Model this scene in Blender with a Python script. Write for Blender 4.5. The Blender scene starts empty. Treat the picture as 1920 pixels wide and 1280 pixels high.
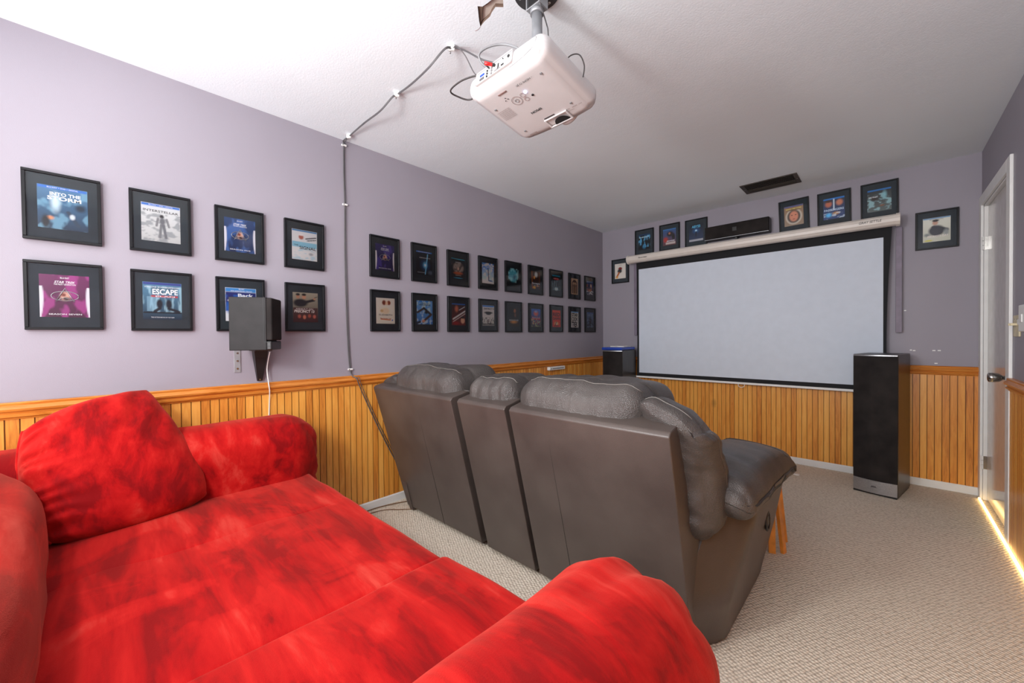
import bpy, bmesh, math, random
import numpy as np
from mathutils import Vector, Matrix, noise
from mathutils.geometry import tessellate_polygon
random.seed(7)
SC = bpy.context.scene
COL = SC.collection
PI = math.pi

# ------------------------------------------------------------------ room measures (metres)
W, H = 3.037, 2.44            # room width, ceiling height; left wall x=0, screen wall y=0
REAR = -5.5
RAIL = 0.9175                 # top of the chair rail
CAM = Vector((2.539, -4.327, 1.161))
F_PX, YAW, PIT, ROL = 738.12, 0.758171, 0.0114911, -0.00881434
_R = Vector((math.cos(YAW), math.sin(YAW), 0)); _F = Vector((-math.sin(YAW), math.cos(YAW), 0)); _U = Vector((0, 0, 1))
_F2 = _F*math.cos(PIT)-_U*math.sin(PIT); _U2 = _U*math.cos(PIT)+_F*math.sin(PIT)
_R3 = _R*math.cos(ROL)+_U2*math.sin(ROL); _U3 = _U2*math.cos(ROL)-_R*math.sin(ROL)
def at(x, y, ax, v):
    """photo measurement -> point on the real plane (axis ax = v)"""
    d = _F2+_R3*((x-960)/F_PX)-_U3*((y-640)/F_PX)
    return CAM+d*((v-CAM[ax])/d[ax])

# ------------------------------------------------------------------ materials
def lin(c):
    return tuple((v/255/12.92 if v/255 <= .04045 else ((v/255+.055)/1.055)**2.4) for v in c)+(1,)
class NT:
    def __init__(s, name):
        s.m = bpy.data.materials.new(name); s.m.use_nodes = True
        s.t = s.m.node_tree; s.n = s.t.nodes; s.b = s.n['Principled BSDF']; s.out = s.n['Material Output']
    def new(s, ty, **k):
        x = s.n.new(ty)
        for a, b in k.items(): setattr(x, a, b)
        return x
    def l(s, a, b): s.t.links.new(a, b)
    def math(s, op, a, b=None, c=None):
        x = s.new('ShaderNodeMath', operation=op)
        for i, v in enumerate((a, b, c)):
            if v is None: continue
            if isinstance(v, (int, float)): x.inputs[i].default_value = v
            else: s.l(v, x.inputs[i])
        return x.outputs[0]
    def coord(s, kind='Object', scale=(1, 1, 1), rot=(0, 0, 0)):
        tc = s.new('ShaderNodeTexCoord'); mp = s.new('ShaderNodeMapping')
        mp.inputs['Scale'].default_value = scale; mp.inputs['Rotation'].default_value = rot
        s.l(tc.outputs[kind], mp.inputs['Vector']); return mp.outputs[0]
    def noise(s, vec, scale, detail=3, rough=.5, dist=0):
        x = s.new('ShaderNodeTexNoise'); s.l(vec, x.inputs['Vector'])
        x.inputs['Scale'].default_value = scale; x.inputs['Detail'].default_value = detail
        x.inputs['Roughness'].default_value = rough; x.inputs['Distortion'].default_value = dist
        return x.outputs['Fac']
    def ramp(s, fac, stops):
        x = s.new('ShaderNodeValToRGB'); s.l(fac, x.inputs[0]); e = x.color_ramp.elements
        while len(e) > 1: e.remove(e[-1])
        e[0].position = stops[0][0]; e[0].color = lin(stops[0][1])
        for p, c in stops[1:]:
            q = e.new(p); q.color = lin(c)
        return x.outputs[0]
    def mix(s, fac, a, b, mode='MIX'):
        x = s.new('ShaderNodeMix', data_type='RGBA', blend_type=mode)
        for i, v in ((0, fac), (6, a), (7, b)):
            if isinstance(v, (int, float)): x.inputs[i].default_value = v
            elif isinstance(v, tuple): x.inputs[i].default_value = v
            else: s.l(v, x.inputs[i])
        return x.outputs[2]
    def bump(s, h, strength=.3, dist=.01):
        x = s.new('ShaderNodeBump'); x.inputs['Strength'].default_value = strength
        x.inputs['Distance'].default_value = dist; s.l(h, x.inputs['Height']); s.l(x.outputs[0], s.b.inputs['Normal'])
    def base(s, c, rough=.5, metal=0, spec=.5):
        if isinstance(c, tuple): s.b.inputs['Base Color'].default_value = c
        else: s.l(c, s.b.inputs['Base Color'])
        s.b.inputs['Roughness'].default_value = rough; s.b.inputs['Metallic'].default_value = metal
        s.b.inputs['Specular IOR Level'].default_value = spec
        return s
MATS = {}
def plain(name, c, rough=.5, metal=0, spec=.5, var=.06, em=0):
    if name in MATS: return MATS[name]
    n = NT(name)
    f = n.noise(n.coord(), 14, 3)
    a = tuple(max(0, v*(1-var)) for v in c); b = tuple(min(255, v*(1+var)) for v in c)
    n.base(n.ramp(f, [(.3, a), (.7, b)]), rough, metal, spec)
    if em:
        n.b.inputs['Emission Color'].default_value = lin(c); n.b.inputs['Emission Strength'].default_value = em
    MATS[name] = n.m
    return n.m
def m_wall():
    n = NT('purple wall paint'); v = n.coord()
    n.base(n.ramp(n.noise(v, 1.3, 2), [(.3, (146, 141, 151)), (.7, (152, 147, 157))]), .5, 0, .35)
    n.bump(n.noise(v, 260, 2), .12, .002); return n.m
def m_ceiling():
    n = NT('white textured ceiling paint'); v = n.coord()
    n.base(n.ramp(n.noise(v, 1.1, 2), [(.3, (222, 229, 234)), (.7, (230, 237, 242))]), .85, 0, .2)
    h = n.math('ADD', n.noise(v, 120, 3), n.math('MULTIPLY', n.noise(v, 9, 2), 1.5))
    n.bump(h, .22, .003); return n.m
def m_carpet():
    n = NT('beige loop pile carpet'); v = n.coord(rot=(0, 0, .5))
    vo = n.new('ShaderNodeTexVoronoi'); n.l(v, vo.inputs['Vector']); vo.inputs['Scale'].default_value = 74
    vo.inputs['Randomness'].default_value = .38
    d = vo.outputs['Distance']
    c = n.ramp(d, [(.15, (238, 229, 213)), (.5, (220, 209, 192)), (.8, (178, 166, 149))])
    v2 = n.coord()
    c2 = n.mix(n.math('MULTIPLY', n.noise(v2, 2.2, 4), .35), c, lin((194, 176, 158)), 'MIX')
    n.base(c2, .95, 0, .1)
    n.bump(n.math('SUBTRACT', 1, d), .9, .006); return n.m
def m_wood(axis, name):
    n = NT(name); tc = n.new('ShaderNodeTexCoord'); sp = n.new('ShaderNodeSeparateXYZ'); n.l(tc.outputs['Object'], sp.inputs[0])
    a = sp.outputs[axis]; z = sp.outputs[2]
    idx = n.math('FLOOR', n.math('DIVIDE', a, BOARD))
    wn = n.new('ShaderNodeTexWhiteNoise', noise_dimensions='1D'); n.l(idx, wn.inputs['W'])
    wide = n.new('ShaderNodeTexWhiteNoise', noise_dimensions='1D'); n.l(n.math('ADD', n.math('FLOOR', n.math('DIVIDE', a, BOARD*3)), 31.7), wide.inputs['W'])
    co = n.new('ShaderNodeCombineXYZ'); n.l(n.math('MULTIPLY', a, 30), co.inputs[0]); n.l(n.math('MULTIPLY', z, 2.2), co.inputs[1]); n.l(n.math('MULTIPLY', wide.outputs[0], 40), co.inputs[2])
    g = n.noise(co.outputs[0], 1.5, 5, .6, 1.6)
    co2 = n.new('ShaderNodeCombineXYZ'); n.l(n.math('MULTIPLY', a, 6), co2.inputs[0]); n.l(n.math('MULTIPLY', z, 3.0), co2.inputs[1])
    vo = n.new('ShaderNodeTexVoronoi'); n.l(co2.outputs[0], vo.inputs['Vector']); vo.inputs['Scale'].default_value = .75
    kn = n.ramp(vo.outputs['Distance'], [(.0, (10, 10, 10)), (.05, (120, 120, 120)), (.13, (255, 255, 255))])
    f = n.math('ADD', n.math('MULTIPLY', g, .75), n.math('MULTIPLY', wn.outputs[0], .38))
    c = n.ramp(f, [(.28, (238, 176, 88)), (.5, (228, 158, 70)), (.70, (212, 136, 54)), (.92, (168, 94, 34))])
    c = n.mix(.4, c, kn, 'MULTIPLY')
    geo = n.new('ShaderNodeNewGeometry')
    fr = n.math('FRACT', n.math('DIVIDE', a, BOARD))
    edge = n.math('LESS_THAN', n.math('ABSOLUTE', n.math('SUBTRACT', n.math('ABSOLUTE', n.math('SUBTRACT', fr, .5)), .5)), .055)
    c = n.mix(n.math('MULTIPLY', edge, .72), c, lin((70, 34, 10)))
    n.base(c, .32, 0, .5)
    n.bump(g, .08, .002); return n.m
def m_rail():
    n = NT('stained chair rail wood')
    v = n.coord(scale=(1, 1, 1)); g = n.noise(n.coord(scale=(2, 2, 30)), 3, 4, .6, .8)
    n.base(n.ramp(g, [(.3, (216, 142, 62)), (.6, (190, 112, 40)), (.8, (150, 80, 24))]), .28, 0, .5); return n.m
def m_suede():
    n = NT('red microsuede'); v = n.coord(scale=(1, 1, 1))
    v1 = n.coord(scale=(.8, 5.0, 3.2), rot=(.15, .25, .55)); v2 = n.coord(scale=(1, 1.5, 1.2), rot=(0, .3, .9))
    a = n.noise(v1, 2.4, 7, .6, .35); b = n.noise(v2, 2.6, 5, .55, .7)
    patch = n.ramp(b, [(.44, (0, 0, 0)), (.50, (90, 90, 90)), (.515, (175, 175, 175)), (.60, (255, 255, 255))])
    f = n.math('ADD', n.math('MULTIPLY', a, .70), n.math('MULTIPLY', patch, .11))
    c = n.ramp(f, [(.29, (122, 6, 11)), (.38, (158, 11, 14)), (.47, (178, 24, 22)), (.60, (194, 62, 52))])
    n.base(c, .85, 0, .1)
    n.b.inputs['Sheen Weight'].default_value = .35; n.b.inputs['Sheen Roughness'].default_value = .45
    n.b.inputs['Sheen Tint'].default_value = lin((255, 130, 110))
    h = n.math('ADD', n.math('MULTIPLY', n.noise(v, 400, 2), .10), n.math('MULTIPLY', n.noise(v1, 3.5, 3, .5, .5), .9))
    n.bump(h, .4, .014); return n.m
def m_leather(name, lo, hi, rough, bump=.25, wr=1.0):
    n = NT(name); v = n.coord()
    n.base(n.ramp(n.noise(v, 5, 4), [(.3, lo), (.7, hi)]), rough, 0, .5)
    vo = n.new('ShaderNodeTexVoronoi'); n.l(v, vo.inputs['Vector']); vo.inputs['Scale'].default_value = 320
    h = n.math('ADD', n.math('MULTIPLY', vo.outputs['Distance'], .25), n.math('MULTIPLY', n.noise(n.coord(scale=(1.6, 1, .6)), 9, 4, .6, 1.2), wr))
    n.bump(h, bump, .012); return n.m
def m_oak_black():
    n = NT('black ash veneer'); g = n.noise(n.coord(scale=(40, 40, 1.4)), 3, 5, .65, .5)
    n.base(n.ramp(g, [(.35, (30, 26, 24)), (.6, (52, 45, 40)), (.75, (84, 74, 66))]), .33, 0, .5); return n.m
def m_grille():
    n = NT('black speaker cloth'); v = n.coord()
    n.base(n.ramp(n.noise(v, 9, 4), [(.3, (25, 22, 22)), (.7, (42, 38, 37))]), .8, 0, .2)
    n.bump(n.noise(v, 900, 1), .3, .001); return n.m
def m_glass():
    n = NT('picture glass'); tr = n.new('ShaderNodeBsdfTransparent'); gl = n.new('ShaderNodeBsdfGlossy')
    gl.inputs['Roughness'].default_value = .06; gl.inputs['Color'].default_value = (1, 1, 1, 1)
    fr = n.new('ShaderNodeFresnel'); fr.inputs['IOR'].default_value = 1.45
    mx = n.new('ShaderNodeMixShader'); n.l(fr.outputs[0], mx.inputs[0]); n.l(tr.outputs[0], mx.inputs[1]); n.l(gl.outputs[0], mx.inputs[2])
    n.l(mx.outputs[0], n.out.inputs[0]); return n.m
def m_print():
    n = NT('printed cover'); a = n.new('ShaderNodeVertexColor'); a.layer_name = 'Col'
    n.base(a.outputs[0], .35, 0, .4); return n.m
def m_brushed():
    n = NT('brushed silver'); g = n.noise(n.coord(scale=(2, 200, 200)), 4, 2)
    n.base(n.ramp(g, [(.3, (150, 152, 156)), (.7, (190, 192, 196))]), .35, .85, .5); return n.m
BOARD = .0385
M = dict(wall=m_wall(), ceiling=m_ceiling(), carpet=m_carpet(), wood_x=m_wood(0, 'pine beadboard back'), wood_y=m_wood(1, 'pine beadboard side'),
         rail=m_rail(), suede=m_suede(), vinyl=m_leather('grey brown vinyl', (66, 57, 53), (80, 71, 66), .40, .12, .5),
         leather=m_leather('grey soft leather', (62, 57, 55), (84, 79, 76), .31, .6, 1.0), ash=m_oak_black(), grille=m_grille(), glass=m_glass(),
         printed=m_print(), silver=m_brushed(),
         white=plain('white gloss paint', (228, 228, 226), .4, var=.01), door=plain('grey white door paint', (196, 190, 186), .14, 0, .6, .03),
         black=plain('black moulding', (13, 14, 18), .4, spec=.3), mat=plain('charcoal mat board', (52, 59, 65), .8, 0, .2),
         blackp=plain('black plastic', (26, 25, 26), .4), blackcase=plain('dark speaker vinyl', (27, 25, 26), .55, 0, .25, .2),
         screen=plain('grey screen fabric', (206, 214, 226), .9, 0, .1, .01), sblack=plain('black screen border', (14, 15, 20), .8),
         case=plain('cream screen casing', (214, 206, 198), .35, var=.015), plastic=plain('white projector plastic', (190, 187, 187), .3, 0, .5, .01),
         grey=plain('grey paint metal', (150, 152, 156), .4, .3), dark=plain('dark grey metal', (88, 90, 94), .35, .6), cable=plain('grey cable', (84, 82, 84), .5),
         cable_l=plain('light grey cable', (122, 122, 124), .5), cable_b=plain('dark cable', (46, 42, 42), .5), wcable=plain('white cable', (225, 222, 218), .5),
         red=plain('red plug', (210, 20, 20), .4), blue=plain('blue plastic', (14, 62, 170), .35), brass=plain('ivory plastic', (206, 194, 160), .4),
         chrome=plain('satin nickel', (170, 168, 164), .2, 1), bronze=plain('bronze vent metal', (66, 60, 54), .5, .3), hole=plain('bare board', (188, 176, 166), .9),
         holedark=plain('torn board edge', (104, 84, 72), .9), wood=plain('honey stool wood', (206, 134, 52), .35, 0, .5, .12),
         stitch=plain('pale stitching', (112, 107, 102), .6), gap=plain('black lining', (14, 12, 12), .8), ink=plain('black ink', (30, 28, 30), .6),
         inkg=plain('grey ink', (120, 96, 92), .6), tw=plain('white print ink', (238, 238, 240), .5), strip=plain('purple painted board', (120, 110, 126), .5),
         browncable=plain('brown cable', (120, 88, 60), .6))
led = plain('warm light strip', (255, 214, 140), .5, em=6); bluelight = plain('blue white indicator', (190, 205, 255), .5, em=12)

# ------------------------------------------------------------------ object helpers
def link(name, me, parent=None, mat=None, smooth=False):
    o = bpy.data.objects.new(name, me); COL.objects.link(o)
    if mat is not None and not me.materials: me.materials.append(M[mat] if isinstance(mat, str) else mat)
    if parent is not None: o.parent = parent
    if smooth: me.polygons.foreach_set('use_smooth', [True]*len(me.polygons))
    return o
def tag(o, label=None, cat=None, group=None, kind=None):
    for k, v in (('label', label), ('category', cat), ('group', group), ('kind', kind)):
        if v: o[k] = v
    return o
def thing(name, label, cat, loc=(0, 0, 0), rot=(0, 0, 0), group=None):
    o = bpy.data.objects.new(name, None); COL.objects.link(o); o.location = loc; o.rotation_euler = rot
    o.empty_display_size = .05
    return tag(o, label, cat, group)
def me_from(verts, faces, name='mesh'):
    me = bpy.data.meshes.new(name); me.from_pydata([tuple(v) for v in verts], [], faces); me.update(); return me
def bm_me(bm, name='mesh'):
    me = bpy.data.meshes.new(name); bmesh.ops.recalc_face_normals(bm, faces=bm.faces); bm.to_mesh(me); bm.free(); return me
def box_bm(bm, lo, hi, mtx=None, bev=0, seg=2):
    c = [(lo[i]+hi[i])/2 for i in range(3)]; s = [abs(hi[i]-lo[i]) for i in range(3)]
    m = Matrix.Translation(c) @ Matrix.Diagonal((s[0], s[1], s[2], 1))
    if mtx is not None: m = mtx @ m
    r = bmesh.ops.create_cube(bm, size=1, matrix=m)
    if bev:
        es = list({e for v in r['verts'] for e in v.link_edges})
        bmesh.ops.bevel(bm, geom=es, offset=bev, segments=seg, affect='EDGES', profile=.5)
def box(name, lo, hi, mat, parent=None, bev=.002, seg=2, off=(0, 0, 0), mtx=None):
    bm = bmesh.new()
    lo = [lo[i]-off[i] for i in range(3)]; hi = [hi[i]-off[i] for i in range(3)]
    box_bm(bm, lo, hi, mtx, bev, seg)
    return link(name, bm_me(bm), parent, mat)
def boxes(name, lst, mat, parent=None, bev=.002, off=(0, 0, 0)):
    bm = bmesh.new()
    for lo, hi in lst: box_bm(bm, [lo[i]-off[i] for i in range(3)], [hi[i]-off[i] for i in range(3)], None, bev)
    return link(name, bm_me(bm), parent, mat)
def cyl_bm(bm, p0, p1, r0, r1=None, seg=24, caps=True):
    p0, p1 = Vector(p0), Vector(p1); d = p1-p0; r1 = r0 if r1 is None else r1
    q = d.to_track_quat('Z', 'Y').to_matrix().to_4x4()
    bmesh.ops.create_cone(bm, cap_ends=caps, segments=seg, radius1=r0, radius2=r1, depth=d.length, matrix=Matrix.Translation((p0+p1)/2) @ q)
def cyl(name, p0, p1, r0, mat, parent=None, r1=None, seg=24, off=(0, 0, 0)):
    bm = bmesh.new(); cyl_bm(bm, Vector(p0)-Vector(off), Vector(p1)-Vector(off), r0, r1, seg)
    me = bm_me(bm); o = link(name, me, parent, mat)
    for p in me.polygons: p.use_smooth = len(p.vertices) == 4
    return o
def lathe(name, prof, p0, axis, mat, parent=None, seg=28):
    """prof: (distance along axis, radius)"""
    q = Vector(axis).normalized().to_track_quat('Z', 'Y').to_matrix(); vs = []; fs = []
    for (h, r) in prof:
        for k in range(seg):
            a = 2*PI*k/seg; vs.append(Vector(p0)+q @ Vector((r*math.cos(a), r*math.sin(a), h)))
    for i in range(len(prof)-1):
        for k in range(seg):
            a = i*seg+k; b = i*seg+(k+1) % seg; fs.append((a, b, b+seg, a+seg))
    fs.append(tuple(range(seg))[::-1]); fs.append(tuple(range((len(prof)-1)*seg, len(prof)*seg)))
    bm = bmesh.new(); me = me_from(vs, fs); bm.from_mesh(me); me2 = bm_me(bm)
    return link(name, me2, parent, mat, True)
def spline(pts, n=8):
    P = [Vector(p) for p in pts]; out = []
    for i in range(len(P)-1):
        a = P[max(i-1, 0)]; b = P[i]; c = P[i+1]; d = P[min(i+2, len(P)-1)]
        for k in range(n):
            t = k/n; out.append(.5*((2*b)+(c-a)*t+(2*a-5*b+4*c-d)*t*t+(3*b-a-3*c+d)*t**3))
    out.append(P[-1]); return out
def tube(name, pts, r, mat, parent=None, n=8, seg=8, off=(0, 0, 0), smooth=True, closed=False):
    P = spline(pts, n) if smooth else [Vector(p) for p in pts]
    P = [p-Vector(off) for p in P]; vs = []; fs = []; up = None
    for i, p in enumerate(P):
        t = (P[min(i+1, len(P)-1)]-P[max(i-1, 0)]).normalized()
        if up is None: up = t.orthogonal().normalized()
        up = (up-t*up.dot(t)).normalized(); s = t.cross(up)
        for k in range(seg):
            a = 2*PI*k/seg; vs.append(p+(up*math.cos(a)+s*math.sin(a))*r)
    for i in range(len(P)-1):
        for k in range(seg):
            a = i*seg+k; b = i*seg+(k+1) % seg; fs.append((a, b, b+seg, a+seg))
    fs.append(tuple(range(seg))[::-1]); fs.append(tuple(range((len(P)-1)*seg, len(P)*seg)))
    return link(name, me_from(vs, fs), parent, mat, True)
def extrude(name, prof, length, place, mat, parent=None, smooth=False):
    """prof: list of (out, z); place(out, z, s)->xyz for s = 0, length"""
    vs = [place(a, b, 0) for a, b in prof]+[place(a, b, length) for a, b in prof]; n = len(prof)
    fs = [(i, (i+1) % n, n+(i+1) % n, n+i) for i in range(n)]+[tuple(range(n))[::-1], tuple(range(n, 2*n))]
    bm = bmesh.new(); bm.from_mesh(me_from(vs, fs)); return link(name, bm_me(bm), parent, mat, smooth)
def text_me(body, width=None, height=None, bold=0, ext=.0004, shear=0, spacing=1):
    cu = bpy.data.curves.new('lettering', 'FONT'); cu.body = body; cu.size = 1; cu.extrude = 0
    cu.offset = bold; cu.align_x = 'CENTER'; cu.shear = shear; cu.space_line = .8; cu.space_character = spacing; cu.resolution_u = 3
    o = bpy.data.objects.new('lettering', cu); COL.objects.link(o)
    dg = bpy.context.evaluated_depsgraph_get(); me = bpy.data.meshes.new_from_object(o.evaluated_get(dg))
    bpy.data.objects.remove(o); bpy.data.curves.remove(cu)
    me.materials.clear()
    v = np.array([x.co[:] for x in me.vertices]); lo = v.min(0); hi = v.max(0)
    sx = width/(hi[0]-lo[0]) if width else None; sy = height/(hi[1]-lo[1]) if height else sx
    sx = sx or sy
    for x in me.vertices: x.co = ((x.co.x-(lo[0]+hi[0])/2)*sx, (x.co.y-(lo[1]+hi[1])/2)*sy, 0)
    return me
def text(name, body, mtx, width, height, mat, parent, **k):
    """lettering in the plane of mtx (x right, y up, z towards the reader)"""
    me = text_me(body, width, height, **k); me.transform(mtx); return link(name, me, parent, mat)
def softf(c, h, r, puff=(0, 0, 0), disp=None):
    c = Vector(c); h = Vector(h); r = min(r, min(h)*.999)
    def f(p):
        q = Vector((p[0]*h[0], p[1]*h[1], p[2]*h[2]))
        k = Vector([max(-(h[i]-r), min(h[i]-r, q[i])) for i in range(3)]); d = q-k
        pos = k+d*(r/d.length) if d.length > 1e-9 else q
        for i in range(3):
            j, l = (i+1) % 3, (i+2) % 3
            pos[i] += puff[i]*p[i]*(1-p[j]**2)*(1-p[l]**2)
        if disp: pos = disp(Vector(p), pos)
        return c+pos
    return f
def spaced(n, hh, r):
    """cube parameters crowded toward the rounded edge"""
    e = max(.02, min(.98, r/hh)); k = max(3, n//4); mid = n-2*k
    a = [-1+e*(1-math.cos(PI/2*i/k)) if False else -1+e*i/k for i in range(k)]
    b = [-1+e+(2-2*e)*i/mid for i in range(mid)]
    return a+b+[-x for x in a[::-1]]+([] if False else [])
def soft_me(f, n=(20, 20, 20), h=None, r=None):
    ax = []
    for i in range(3):
        if h is not None and r < h[i]*.9:
            e = r/h[i]; k = max(4, n[i]//5); mid = max(3, n[i]-2*k)
            a = [-1+e*j/k for j in range(k)]; b = [-1+e+(2-2*e)*j/mid for j in range(mid+1)]
            ax.append(a+b+[-x for x in a[::-1]])
        else: ax.append([-1+2*j/n[i] for j in range(n[i]+1)])
    idx = {}; vs = []; fs = []
    def vid(p):
        key = (round(p[0], 5), round(p[1], 5), round(p[2], 5))
        if key not in idx: idx[key] = len(vs); vs.append(f(p))
        return idx[key]
    for i in range(3):
        j, l = (i+1) % 3, (i+2) % 3
        for s in (-1, 1):
            for a in range(len(ax[j])-1):
                for b in range(len(ax[l])-1):
                    quad = []
                    for (da, db) in ((0, 0), (1, 0), (1, 1), (0, 1)):
                        p = [0, 0, 0]; p[i] = s; p[j] = ax[j][a+da]; p[l] = ax[l][b+db]; quad.append(vid(p))
                    fs.append(tuple(quad) if s > 0 else tuple(quad[::-1]))
    return me_from(vs, fs)
def soft(name, lo, hi, r, mat, parent=None, puff=(0, 0, 0), disp=None, n=(22, 22, 22), off=(0, 0, 0), mtx=None):
    c = [(lo[i]+hi[i])/2-off[i] for i in range(3)]; h = [(hi[i]-lo[i])/2 for i in range(3)]
    f = softf(c, h, r, puff, disp); me = soft_me(f, n, h, r)
    if mtx is not None: me.transform(mtx)
    return link(name, me, parent, mat, True), f
def wr(pos, sc, amp, seed=0):
    q = Vector((pos[0]*sc[0]+seed, pos[1]*sc[1], pos[2]*sc[2])); return noise.noise(q)*amp

# ------------------------------------------------------------------ room shell
def struct(o, label): return tag(o, label, 'structure', None, 'structure')
struct(box('floor', (-.1, REAR-.1, -.1), (W+.1, .1, 0), 'carpet', bev=0), 'beige loop pile carpet covering the whole floor')
# ceiling with the torn hole
hp = [(895.5, 11.7), (904.5, 12.3), (914, 6), (925, -3), (934, -9), (944, -8), (943.4, 0), (943.8, 13.5), (929, 13), (922, 23.4), (918.6, 31), (907, 41.6), (900.8, 50), (898.5, 40)]
hole = [at(x, y, 2, H) for x, y in hp]
outer = [Vector((-.1, REAR-.1, H)), Vector((W+.1, REAR-.1, H)), Vector((W+.1, .1, H)), Vector((-.1, .1, H))]
tri = tessellate_polygon([outer, hole])
vs = outer+hole; nh = len(hole); fs = [tuple(t) for t in tri]
vs2 = vs+[v+Vector((0, 0, .1)) for v in outer]
fs += [(8-8+0, 1, len(vs)+1, len(vs)), (1, 2, len(vs)+2, len(vs)+1), (2, 3, len(vs)+3, len(vs)+2), (3, 0, len(vs), len(vs)+3), (len(vs), len(vs)+1, len(vs)+2, len(vs)+3)]
bm = bmesh.new(); bm.from_mesh(me_from(vs2, fs)); ceil = link('ceiling', bm_me(bm), None, 'ceiling')
struct(ceil, 'white textured ceiling with a torn hole')
hv = hole+[v+Vector((0, 0, .014)) for v in hole]
sd = link('hole_edge', me_from(hv, [(i, (i+1) % nh, nh+(i+1) % nh, nh+i) for i in range(nh)]), ceil, 'holedark')
sd2 = link('exposed_board', me_from([v+Vector((0, 0, .0139)) for v in hole], [tuple(t) for t in tessellate_polygon([hole])]), ceil, 'hole')
# raised paper flap shading side of the hole (torn paper)
flap = [at(x, y, 2, H-.0005) for x, y in ((895.5, 11.7), (904.5, 12.3), (914, 6), (925, -3), (922, 3), (913, 12), (905, 15.5), (903.5, 25), (904, 38), (900.8, 50), (898.5, 40))]
link('torn_paper', me_from([v+Vector((0, 0, .006)) for v in flap], [tuple(t) for t in tessellate_polygon([flap])]), ceil, 'holedark')
tube('crack', [at(900.8, 50, 2, H-.0004), at(897, 55, 2, H-.0004), at(891, 58, 2, H-.0004)], .0007, 'inkg', ceil)

struct(box('wall_left', (-.1, REAR-.1, 0), (0, .1, H), 'wall', bev=0), 'purple painted left wall')
struct(box('wall_back', (0, 0, 0), (W, .1, H), 'wall', bev=0), 'purple painted wall behind the projection screen')
struct(box('wall_rear', (0, REAR-.1, 0), (W, REAR, H), 'wall', bev=0), 'purple wall behind the camera')
DY0, DY1, DZ = -.085, -.87, 2.045
struct(boxes('wall_right', [((W, REAR, 0), (W+.1, DY1, H)), ((W, DY0, 0), (W+.1, .1, H)), ((W, DY1, DZ), (W+.1, DY0, H))], 'wall', bev=0), 'purple painted right wall around the door')

def beadboard(name, place, length, s0, z0, z1, mat, label):
    """vertical grooved boards as one profile"""
    prof = []; k = math.ceil(s0/BOARD-1e-6); s = k*BOARD; pts = [(s0, .010)]
    while s < s0+length-.003:
        if s > s0+.003: pts += [(s-.0022, .010), (s-.0008, .0065), (s+.0008, .0065), (s+.0022, .010)]
        s += BOARD
    pts.append((s0+length, .010))
    vs = []; fs = []
    for (a, o_) in pts: vs += [place(a, o_, z0), place(a, o_, z1)]
    for i in range(len(pts)-1): fs.append((2*i, 2*i+2, 2*i+3, 2*i+1))
    n = len(vs); vs += [place(s0, 0, z0), place(s0, 0, z1), place(s0+length, 0, z0), place(s0+length, 0, z1)]
    fs += [(n, 0, 1, n+1), (2*len(pts)-2, n+2, n+3, 2*len(pts)-1), (n, n+1, n+3, n+2)]
    bm = bmesh.new(); bm.from_mesh(me_from(vs, fs)); o = link(name, bm_me(bm), None, mat)
    return struct(o, label)
beadboard('trim_1', lambda a, o_, z: (.0+o_, a, z), -REAR, REAR, .055, RAIL-.06, 'wood_y', 'honey pine beadboard wainscot along the left wall')
beadboard('trim_2', lambda a, o_, z: (a, -o_, z), W-.011, .011, .055, RAIL-.06, 'wood_x', 'honey pine beadboard wainscot under the screen')
RY = -.955
beadboard('trim_3', lambda a, o_, z: (W-o_, a, z), RY-REAR, REAR, .0, RAIL-.06, 'wood_y', 'honey pine beadboard wainscot on the right wall')
railp = [(0, -.068), (.014, -.068), (.016, -.062), (.024, -.058), (.026, -.05), (.018, -.046), (.020, -.040), (.030, -.034), (.033, -.026), (.026, -.018), (.020, -.012), (.022, -.004), (.018, 0), (0, 0)]
struct(extrude('trim_4', railp, -REAR, lambda o_, z, s: (o_, REAR+s, RAIL+z), 'rail'), 'moulded wood chair rail on the left wall')
struct(extrude('trim_5', railp, W, lambda o_, z, s: (s, -o_, RAIL+z), 'rail'), 'moulded wood chair rail on the screen wall')
struct(extrude('trim_6', railp, RY-REAR, lambda o_, z, s: (W-o_, REAR+s, RAIL+z), 'rail'), 'moulded wood chair rail on the right wall')
bp = [(0, 0), (.016, 0), (.016, .048), (.011, .056), (0, .058)]
struct(extrude('baseboard_left', bp, -REAR, lambda o_, z, s: (o_, REAR+s, z), 'white'), 'white baseboard along the left wall')
struct(extrude('baseboard_back', bp, W, lambda o_, z, s: (s, -o_, z), 'white'), 'white baseboard under the screen wall wainscot')
# door
CX = W-.014
door = tag(thing('door_1', 'grey white flush door with a satin knob on the right wall', 'door', (W, (DY0+DY1)/2, 0)), kind='structure')
do = (W, (DY0+DY1)/2, 0)
boxes('casing', [((CX, DY0, 0), (W+.0, -.004, DZ+.07)), ((CX, DY1-.085, 0), (W, DY1, DZ+.07)), ((CX, DY1, DZ), (W, DY0, DZ+.07))], 'white', door, .003, do)
boxes('jamb', [((W, DY0-.012, 0), (W+.1, DY0, DZ)), ((W, DY1, 0), (W+.1, DY1+.012, DZ)), ((W, DY1, DZ-.012), (W+.1, DY0, DZ))], 'white', door, .001, do)
leaf = box('door_leaf', (W+.018, DY1+.014, .012), (W+.055, DY0-.014, DZ-.014), 'door', door, .002, off=do)
for hz in (.26, 1.78):
    hg = boxes('hinge', [((W+.0, DY0-.0135, hz-.045), (W+.019, DY0-.012, hz+.045))], 'chrome', door, .0005, do)
    bm = bmesh.new()
    for k in range(3): cyl_bm(bm, (W-.004-do[0], DY0-.014-do[1], hz-.045+k*.031), (W-.004-do[0], DY0-.014-do[1], hz-.017+k*.031), .006, seg=12)
    link('hinge_barrel', bm_me(bm), hg, 'white')
kz = .905; ky = -.80
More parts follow.
